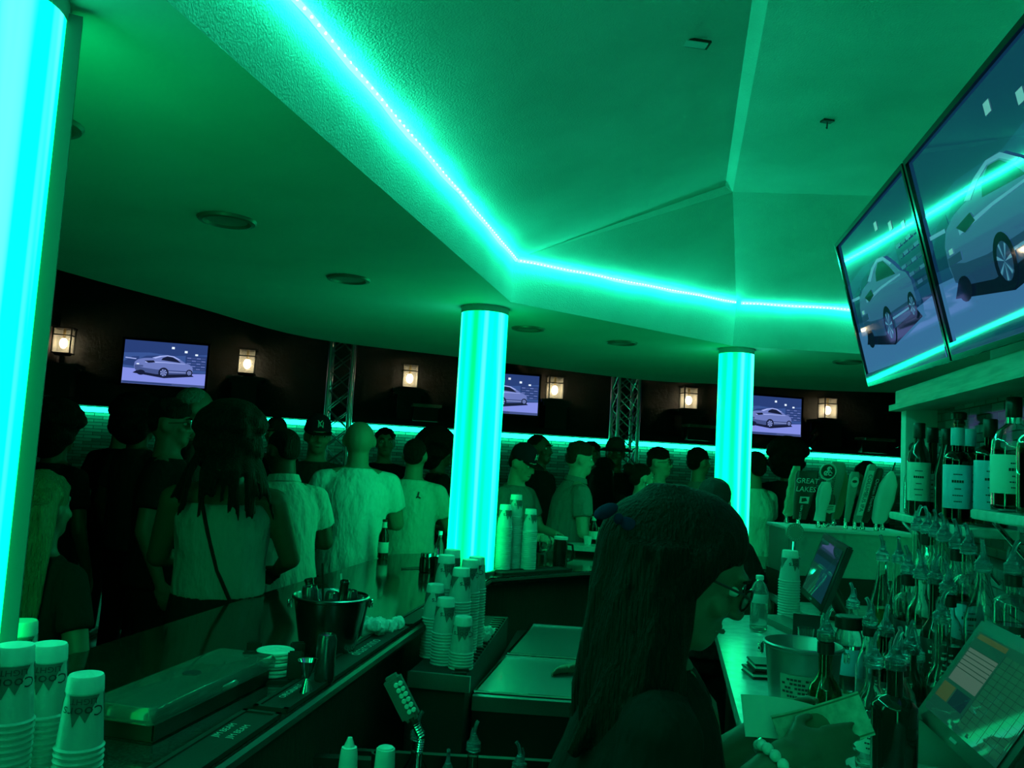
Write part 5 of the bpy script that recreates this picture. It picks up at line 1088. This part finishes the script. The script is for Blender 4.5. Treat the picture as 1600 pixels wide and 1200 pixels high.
# bottles in the well under the rail
for x, y, ht, l in [(-.046, 2.25, .34, 'pour bottle standing highest in the dark well under the rail'), (-.105, 2.14, .305, 'pour bottle nearest the hose in the dark well'), (-.20, 2.31, .34, 'pour bottle just behind the soda gun hose'), (.075, 2.19, .315, 'pour bottle at the right end of the dark well')]:
    bottle((x, y, .6605), ht, .036, l, 'round', GLASS, SPIRIT, .5, None, (.2, .5), 'spout')
def pourer(loc, h, r, label, neck):
    t = thing('juice_bottle', label, 'juice bottle', loc); m = MB()
    m.lathe([(0, 0), (r * .9, 0), (r, .008), (r, h * .55), (r * .55, h * .66)] + ([(r * .62, h * .68), (r * .48, h * .97), (r * .44, h)] if neck else [(r * .66, h * .68), (r * .52, h)]) + [(0, h)], 24); m.out('white_body', WHITEP, t)
    m = MB(); m.lathe([(r * .42, h - .001), (r * .42, h + .004), (r * .3, h + .006), (.005, h + (.026 if neck else .007)), (0, h + (.027 if neck else .007))], 18); m.out('spout_cap', WHITEP, t); return t
pourer((-.33, 2.0, .6605), .34, .042, 'white juice bottle with a pointed spout in the well at the photo bottom', True); pourer((-.245, 2.0, .6605), .345, .042, 'white juice bottle with flat top in the well at the photo bottom', False)

# ------------------------------------------------------------------ things on the back bar counter
C_ = 1.1005
t = thing('water_bottle', 'clear plastic water bottle on the pale counter', 'water bottle', (.975, 3.17, C_))
m = MB(); pr = [(0, .004), (.022, 0), (.031, .006)]
for i in range(8): z = .02 + i * .0105; pr += [(.0325, z), (.0308, z + .005)]
pr += [(.0325, .108), (.0325, .145), (.031, .155), (.021, .178), (.0125, .188), (.0125, .2)]
m.lathe(pr + [(.0112, .2), (.0112, .187), (.0195, .176), (.0308, .143), (.030, .02), (0, .008)], 28); m.out('bottle_body', CLEARP, t)
m = MB(); m.lathe([(0, .009), (.029, .012), (.0295, .125), (0, .125)], 24); m.out('water', SPIRITC, t)
m = MB(); m.lathe([(.0326, .108), (.0331, .109), (.0331, .140), (.0326, .141)], 28); m.out('label', M('clear_label', (.4, .5, .5), .4), t)
m = MB(); m.lathe([(.0142, .192), (.0147, .193), (.0147, .206), (.013, .208), (0, .208)], 24); m.out('screw_cap', WHITEP, t)
bucket((.784, 2.17, C_), .096, .078, .165, 'galvanised bucket with printed panel on the pale counter', M('galvanised_steel', (.42, .42, .42), .4, .9), True, rz=-.35)
for i, (dx, dz, rz) in enumerate(((0, 0, .05), (.012, .022, -.04))):
    t = thing('check_holder', 'black check holder %s beside the galvanised bucket' % ('lying flat on the counter' if i == 0 else 'on top of another'), 'check holder', (.80 + dx, 2.50, C_ + dz), rz)
    m = MB(); m.box((0, 0, .004), (.125, .10, .006), bev=.002); m.box((0, 0, .018), (.125, .10, .006), bev=.002); m.box((.058, 0, .011), (.01, .1, .016)); m.out('cover', BLACKP, t); m = MB(); m.box((-.004, 0, .0108), (.11, .092, .007)); m.out('paper_slip', PAPER, t)
m = MB(); m.box((0, 0, .012), (.11, .40, .024), bev=.003); tag(m.out('serving_board', M('dull_board', (.1, .1, .09), .5), None, loc=(1.125, 3.22, C_), rz=.12), 'flat dark board on the counter right of the water bottle', 'board')
m = MB(); m.box((0, 0, .052), (.10, .01, .10), R=Matrix.Rotation(.25, 3, 'X'), bev=.002); tag(m.out('menu_card', BLACKP, None, loc=(1.105, 3.02, C_), rz=-.3), 'small black card propped upright in front of the cup stack', 'card')
lathe_thing('garnish_jar', 'clear jar with a black lid and blue label behind the bucket', 'jar', (.985, 2.375, C_), [('jar_body', [(0, 0), (.032, 0), (.036, .006), (.036, .15), (.028, .175), (0, .175)], GLASS), ('contents', [(0, .01), (.031, .012), (.032, .12), (0, .12)], SPIRITD), ('label', [(.0363, .05), (.0368, .051), (.0368, .12), (.0363, .121)], BLUEL), ('black_lid', [(.032, .172), (.037, .174), (.037, .205), (.034, .208), (0, .208)], BLACKP)])
lathe_thing('shot_glass', 'small clear glass by the dark board', 'glass', (1.03, 2.83, C_), [('glass_wall', [(0, .006), (.02, 0), (.027, .085), (.0255, .085), (.019, .012), (0, .014)], GLASS)])
lathe_thing('plastic_tub', 'pale plastic tub with rounded lid at the bottom right', 'tub', (.735, 1.385, C_), [('tub_body', [(0, 0), (.055, 0), (.058, .005), (.062, .09), (0, .09)], WHITEP), ('rounded_lid', [(.064, .086), (.065, .098), (.055, .118), (.03, .128), (0, .13)], WHITEP)])
lathe_thing('rocks_glass', 'short clear glass beside the bartender\'s fingertips', 'glass', (.64, 1.66, C_), [('glass_wall', [(0, .012), (.033, 0), (.036, .004), (.04, .10), (.038, .10), (.034, .016), (0, .018)], GLASS)])
# order terminals
UIC = {'bg': emat('terminal_green', (.004, .075, .04), 1), 'row': emat('terminal_pale', (.07, .15, .11), 1), 'line': emat('terminal_line', (.004, .04, .025), 1), 'olive': emat('terminal_olive', (.04, .09, .03), 1), 'btn': emat('terminal_button', (.006, .10, .045), 1), 'dim': emat('terminal_dim', (.003, .03, .03), 1), 'blue': emat('terminal_blue', (.004, .045, .06), 1)}
for m_ in UIC.values():
    gloss(m_); b_ = m_.node_tree.nodes['Principled BSDF']; b_.inputs['Specular IOR Level'].default_value = .4; b_.inputs['Emission Strength'].default_value = .7
UK = list(UIC)
def terminal(c, u, tilt, w, h, label, rects, base):
    up_ = V(tilt); u = V(u).normalized(); up_ = (up_ - u * u.dot(up_)).normalized(); t = thing('order_terminal', label, 'terminal', c); t.rotation_mode = 'QUATERNION'
    R = Matrix((u, -(u.cross(up_)), up_)).transposed(); t.rotation_quaternion = R.to_quaternion(); Ri = R.transposed(); bz = .028
    m = MB(); m.box((0, .014, 0), (w, .028, h), bev=.006); m.box((0, .034, 0), (w * .6, .02, h * .6), bev=.006); m.out('housing', DARKP, t)
    m = MB(); m.mi = 0; m.box((0, -.0005, 0), (w - 2 * bz, .003, h - 2 * bz))
    for i, (k_, a, b_, c2, d) in enumerate(rects):
        m.mi = UK.index(k_) + 1; y = -.0022 - .0001 * i; W_, H_ = w - 2 * bz, h - 2 * bz; m.poly([V(((p - .5) * W_, y, (q - .5) * H_)) for p, q in ((a, b_), (c2, b_), (c2, d), (a, d))])
    m.out('display', [BLACKP] + [UIC[q] for q in UK], t, smooth=False, normals=False)
    m = MB(); m.text('hero', .009, lambda a, b_, e: V((a, -.0006 - e, -h / 2 + .014 + b_))) if False else m.box((0, -.0008, -h / 2 + .014), (.03, .001, .006)); m.out('badge', GREYPRINT, t, smooth=False)
    b0 = Ri @ (V((base[0], base[1], 1.1005)) - V(c)); dn = Ri @ V((0, 0, -1)); m = MB(); m.tube([V((0, .04, -h * .1)), V((0, .06, -h * .2)), b0 - dn * .03, b0 - dn * .012], [.03, .03, .03, .04], 14); m.out('stand_neck', DARKP, t)
    m = MB(); RR = Ri @ Matrix.Identity(3); m.lathe([(0, 0), (.09, 0), (.092, .004), (.085, .014), (.03, .02), (0, .02)], 28, b0, RR); m.out('stand_foot', DARKP, t)
DARKP = M('dark_grey_plastic', (.035, .035, .035), .35)
def pose(a, b): u = V((cos(a), sin(a), 0)); n0 = V((-sin(a), cos(a), 0)); return u, V((0, 0, 1)) * cos(b) + n0 * sin(b)
u, v = pose(-1.697, .561)
rows = [('bg', 0, 0, 1, 1), ('olive', .03, .92, .42, .98), ('bg', .03, .85, .42, .92)] + [('row', .03, .40, .42, .80)] + [('line', .03, .80 - .05 * i, .42, .808 - .05 * i) for i in range(6)] + [('btn', .45, .05, .98, .9)] + [('line', .45, .12 + .065 * i, .98, .126 + .065 * i) for i in range(12)] + [('line', .45 + .088 * i, .05, .456 + .088 * i, .9) for i in range(7)] + [('olive', .03, .18, .2, .36), ('dim', .22, .18, .42, .36), ('bg', .0, .03, .6, .07)]
terminal((.932, 1.607, 1.306), (cos(-1.697) * .999, sin(-1.697), -.034), v, .38, .25, 'large order terminal with lit rows at the bottom right', rows, (1.02, 1.60))
u, v = pose(-1.677, .332)
terminal((1.361, 3.566, 1.296), (cos(-1.677), sin(-1.677), -.077), v, .36, .29, 'far order terminal seen edge on below the tap handles', [('blue', 0, 0, 1, 1), ('dim', 0, .7, 1, 1), ('bg', 0, 0, .5, .55)], (1.45, 3.56))

# ------------------------------------------------------------------ beer taps
t = thing('beer_tap_box', 'long steel beer tap box carrying the row of handles', 'tap box', (1.645, 4.10, 1.2205))
m = MB(); m.box((0, 0, .105), (.60, .30, .21), bev=.006); m.out('steel_box', STEEL, t); m = MB(); m.box((0, -.02, .218), (.62, .36, .014), bev=.003); m.out('top_plate', M('pale_steel', (.7, .7, .7), .4, .6), t)
ZT = 1.446
def handle(x, y, tx, ztop, label, w, d, mt, style, txt=None, txm=PRINT):
    t = thing('beer_pull', label, 'tap handle', (x, y, ZT), 0, None); H = ztop - ZT; lean = tx - x; lean = max(lean, .045 * H / .3)
    sh_ = lambda p: V((p[0] + lean * p[2] / H, p[1], p[2])); yf = -d / 2 - .001
    m = MB(); m.lathe([(0, 0), (.012, 0), (.012, .012), (.008, .018), (.008, .05), (0, .05)], 14); m.out('ferrule', CHROME, t)
    m = MB(); z0 = .035
    def rr(z, ww, dd, r=None): r = r or min(ww, dd) * .3; return [sh_(p) for p in rrect(ww, dd, r, z, 3)]
    if style == 'box': m.loft([rr(z0, w * .55, d * .8), rr(z0 + .02, w * .6, d * .9), rr(H * .5, w * .8, d), rr(H * .93, w, d), rr(H, w * .9, d * .8)])
    elif style == 'paddle': m.loft([rr(z0, w * .45, d * .8), rr(H * .3, w * .62, d), rr(H * .75, w * .95, d), rr(H * .93, w, d), rr(H, w * .7, d * .7)])
    elif style == 'bottle': m.loft([rr(z0, w * .7, d * .7), rr(H * .12, w * .8, d * .8), rr(H * .3, w * .72, d * .8), rr(H * .5, w, d), rr(H * .68, w * .95, d), rr(H * .8, w * .6, d * .7)])
    elif style == 'stick': m.loft([rr(z0, w * .6, d * .7), rr(H * .2, w * .9, d), rr(H * .85, w, d), rr(H * .97, w * .95, d), rr(H, w * .6, d * .5)])
    elif style == 'oar': m.loft([rr(z0, w * .45, d * .6), rr(H * .2, w * .75, d), rr(H * .5, w, d * 1.1), rr(H * .78, w * .9, d), rr(H * .92, w * .5, d * .7), rr(H, w * .12, d * .3)])
    elif style == 'lattice': m.loft([rr(z0, w * .5, d * .6)] + [rr(z0 + (H - z0) * (i + .5) / 9, w * (.85 if i % 2 else 1), d * (.8 if i % 2 else 1)) for i in range(8)] + [rr(H, w * .6, d * .5)])
    m.out('grip', mt, t)
    P = lambda o: (lambda a, b_, e: sh_((o[0] + a, yf - e, o[1] + b_)))
    Vt = lambda o: (lambda a, b_, e: sh_((o[0] - b_, yf - e, o[1] + a)))
    return t, m, sh_, H, yf, P, Vt
HG = M('mottled_green', (.25, .34, .2), .4, bump=.5, bscale=60); HD = M('dark_green_lacquer', (.02, .035, .025), .3); HL = M('pale_lacquer', (.6, .62, .55), .35); HM = M('sage_lacquer', (.22, .27, .22), .4); HO = M('olive_lacquer', (.18, .2, .09), .4)
handle(1.425, 4.22, 1.405, 1.735, 'mottled green tap handle, leftmost and knobbly', .055, .04, HG, 'lattice')
t, m, sh_, H, yf, P, Vt = handle(1.405, 4.0, 1.438, 1.712, 'wide dark tap handle with two words in pale capitals', .105, .04, HD, 'box')
m = MB(); m.text('GREAT', .035, P((.0, H * .82))); m.text('LAKES', .035, P((.0, H * .67))); m.out('lettering', PRINT, t, smooth=False)
m = MB(); f = P((0, H * .48)); m.poly([f(-.022, -.016, .001), f(.022, -.016, .001), f(.022, .016, .001), f(-.022, .016, .001)]); m.mi = 1; m.poly([f(-.012, -.01, .002), f(.014, -.004, .002), f(.006, .011, .002), f(-.014, .008, .002)]); m.out('picture_badge', [HL, HD], t, smooth=False)
m = MB(); m.text('Eliot Ness'.upper(), .014, Vt((-.006, H * .26))); m.out('side_lettering', PRINT, t, smooth=False)
t, m, sh_, H, yf, P, Vt = handle(1.50, 3.995, 1.535, 1.72, 'pale curved tap handle topped by a round ring emblem', .062, .045, HL, 'bottle')
m = MB(); c = (.0, H * .80 + .05); R1 = .037
m.tube([sh_((R1 * cos(a), 0, c[1] + R1 * sin(a))) for a in [2 * pi * i / 28 for i in range(29)]], .0045, 8, False); m.out('ring', HL, t)
m = MB(); m.lathe([(0, -.004), (.033, -.004), (.033, .004), (0, .004)], 24, sh_((0, 0, c[1])), Matrix.Rotation(pi / 2, 3, 'X')); m.out('emblem_disc', HD, t)
m = MB()
for q, (dx, dz, r_) in enumerate(((.004, .013, .009), (-.009, -.008, .009), (.011, -.009, .008))): m.tube([sh_((dx + r_ * cos(a), -.005, c[1] + dz + r_ * sin(a))) for a in [2 * pi * i / 16 for i in range(15)]], .0028, 6, False)
m.tube([sh_((.004, -.005, c[1] + .02)), sh_((-.002, -.005, c[1])), sh_((-.016, -.005, c[1] - .018))], .003, 6); m.out('swirl_emblem', PRINT, t, smooth=False)
t, m, sh_, H, yf, P, Vt = handle(1.55, 4.04, 1.565, 1.645, 'short dark tap handle with a pale shield label', .05, .04, HD, 'bottle')
m = MB(); f = P((0, H * .45)); m.poly([f(-.024, -.012, .002), f(0, -.022, .002), f(.024, -.012, .002), f(.024, .022, .002), f(-.024, .022, .002)]); m.mi = 1
for q in range(3): m.poly([f(-.015, .012 - q * .008, .003), f(.015, .012 - q * .008, .003), f(.015, .015 - q * .008, .003), f(-.015, .015 - q * .008, .003)])
m.out('shield_label', [HL, HD], t, smooth=False)
t, m, sh_, H, yf, P, Vt = handle(1.590, 4.12, 1.625, 1.765, 'broad grey green paddle tap handle with vertical dark lettering', .085, .028, HM, 'paddle')
m = MB(); m.text('Revolution', .03, Vt((-.014, H * .66))); m.out('lettering', PRINTD, t, smooth=False)
t, m, sh_, H, yf, P, Vt = handle(1.632, 4.0, 1.655, 1.722, 'narrow tap handle with an oval badge near its top', .045, .028, HM, 'paddle')
m = MB(); f = P((0, H * .82)); pts = [f(.019 * cos(a), .026 * sin(a), .002) for a in [2 * pi * i / 20 for i in range(20)]]; m.poly(pts); m.mi = 1; m.poly([f(.012 * cos(a) - .001, .007 * sin(a) + .003, .003) for a in [2 * pi * i / 14 for i in range(14)]]); m.out('oval_badge', [HL, HD], t, smooth=False)
handle(1.655, 4.2, 1.69, 1.735, 'olive tap handle at the back behind the oval badge', .075, .03, HO, 'oar')
t, m, sh_, H, yf, P, Vt = handle(1.672, 3.99, 1.752, 1.763, 'slim leaning tap handle with long pale strip and vertical letters', .042, .028, HM, 'stick')
m = MB(); f = P((0, 0)); m.poly([f(-.017, H * .22, .001), f(.012, H * .22, .001), f(.012, H * .9, .001), f(-.017, H * .9, .001)]); m.out('pale_strip', HL, t, smooth=False); m = MB(); m.text('COLUMBUS IPA', .026, (lambda g: lambda a, b_, e: g(-a, -b_, e + .002))(Vt((-.002, H * .56)))); m.out('lettering', PRINTD, t, smooth=False)
t, m, sh_, H, yf, P, Vt = handle(1.722, 4.02, 1.80, 1.748, 'dark leaning tap handle with small pale vertical letters', .042, .03, HD, 'stick')
m = MB(); m.text('Christian Moerlein', .021, (lambda g: lambda a, b_, e: g(-a, -b_, e + .001))(Vt((-.002, H * .56)))); m.out('lettering', PRINT, t, smooth=False)
t, m, sh_, H, yf, P, Vt = handle(1.775, 3.99, 1.845, 1.735, 'teardrop tap handle, pale on one side, rightmost of the row', .085, .05, HL, 'oar')
m = MB(); m.tube([sh_((0, 0, H - .01)), sh_((.006, 0, H + .045))], [.006, .003], 8); m.out('tip_spike', HD, t)
handle(1.845, 4.08, 1.92, 1.71, 'dark tap handle mostly hidden behind the tiled tower', .05, .03, HD, 'stick')
# single tap at the left with a round badge
t = thing('beer_tap', 'single tap with round badge left of the long tap box', 'beer tap', (1.30, 3.80, 1.1005))
m = MB(); m.lathe([(0, 0), (.045, 0), (.045, .01), (.028, .014), (.026, .235), (0, .235)], 20); m.out('column', CHROME, t)
m = MB(); m.tube([(0, -.02, .2), (0, -.07, .2), (0, -.09, .17), (0, -.092, .14)], [.011, .011, .01, .008], 10); m.tube([(-.04, -.02, .22), (.04, -.02, .22)], .012, 10); m.out('faucet', CHROME, t)
m = MB(); m.tube([(0, -.05, .21), (.002, -.052, .30)], .007, 8); m.out('lever', CHROME, t)
m = MB(); m.lathe([(0, -.008), (.04, -.008), (.042, 0), (.04, .008), (0, .008)], 28, (.002, -.055, .335), Matrix.Rotation(pi / 2, 3, 'X')); bd = m.out('round_badge', HM, t)
m = MB()
for i in range(22): a = 2 * pi * i / 22; m.box((.002 + .032 * sin(a), -.0645, .335 + .032 * cos(a)), (.003, .001, .008), R=Matrix.Rotation(a, 3, 'Y'))
m.out('badge_marks', GREYPRINT, bd, smooth=False)
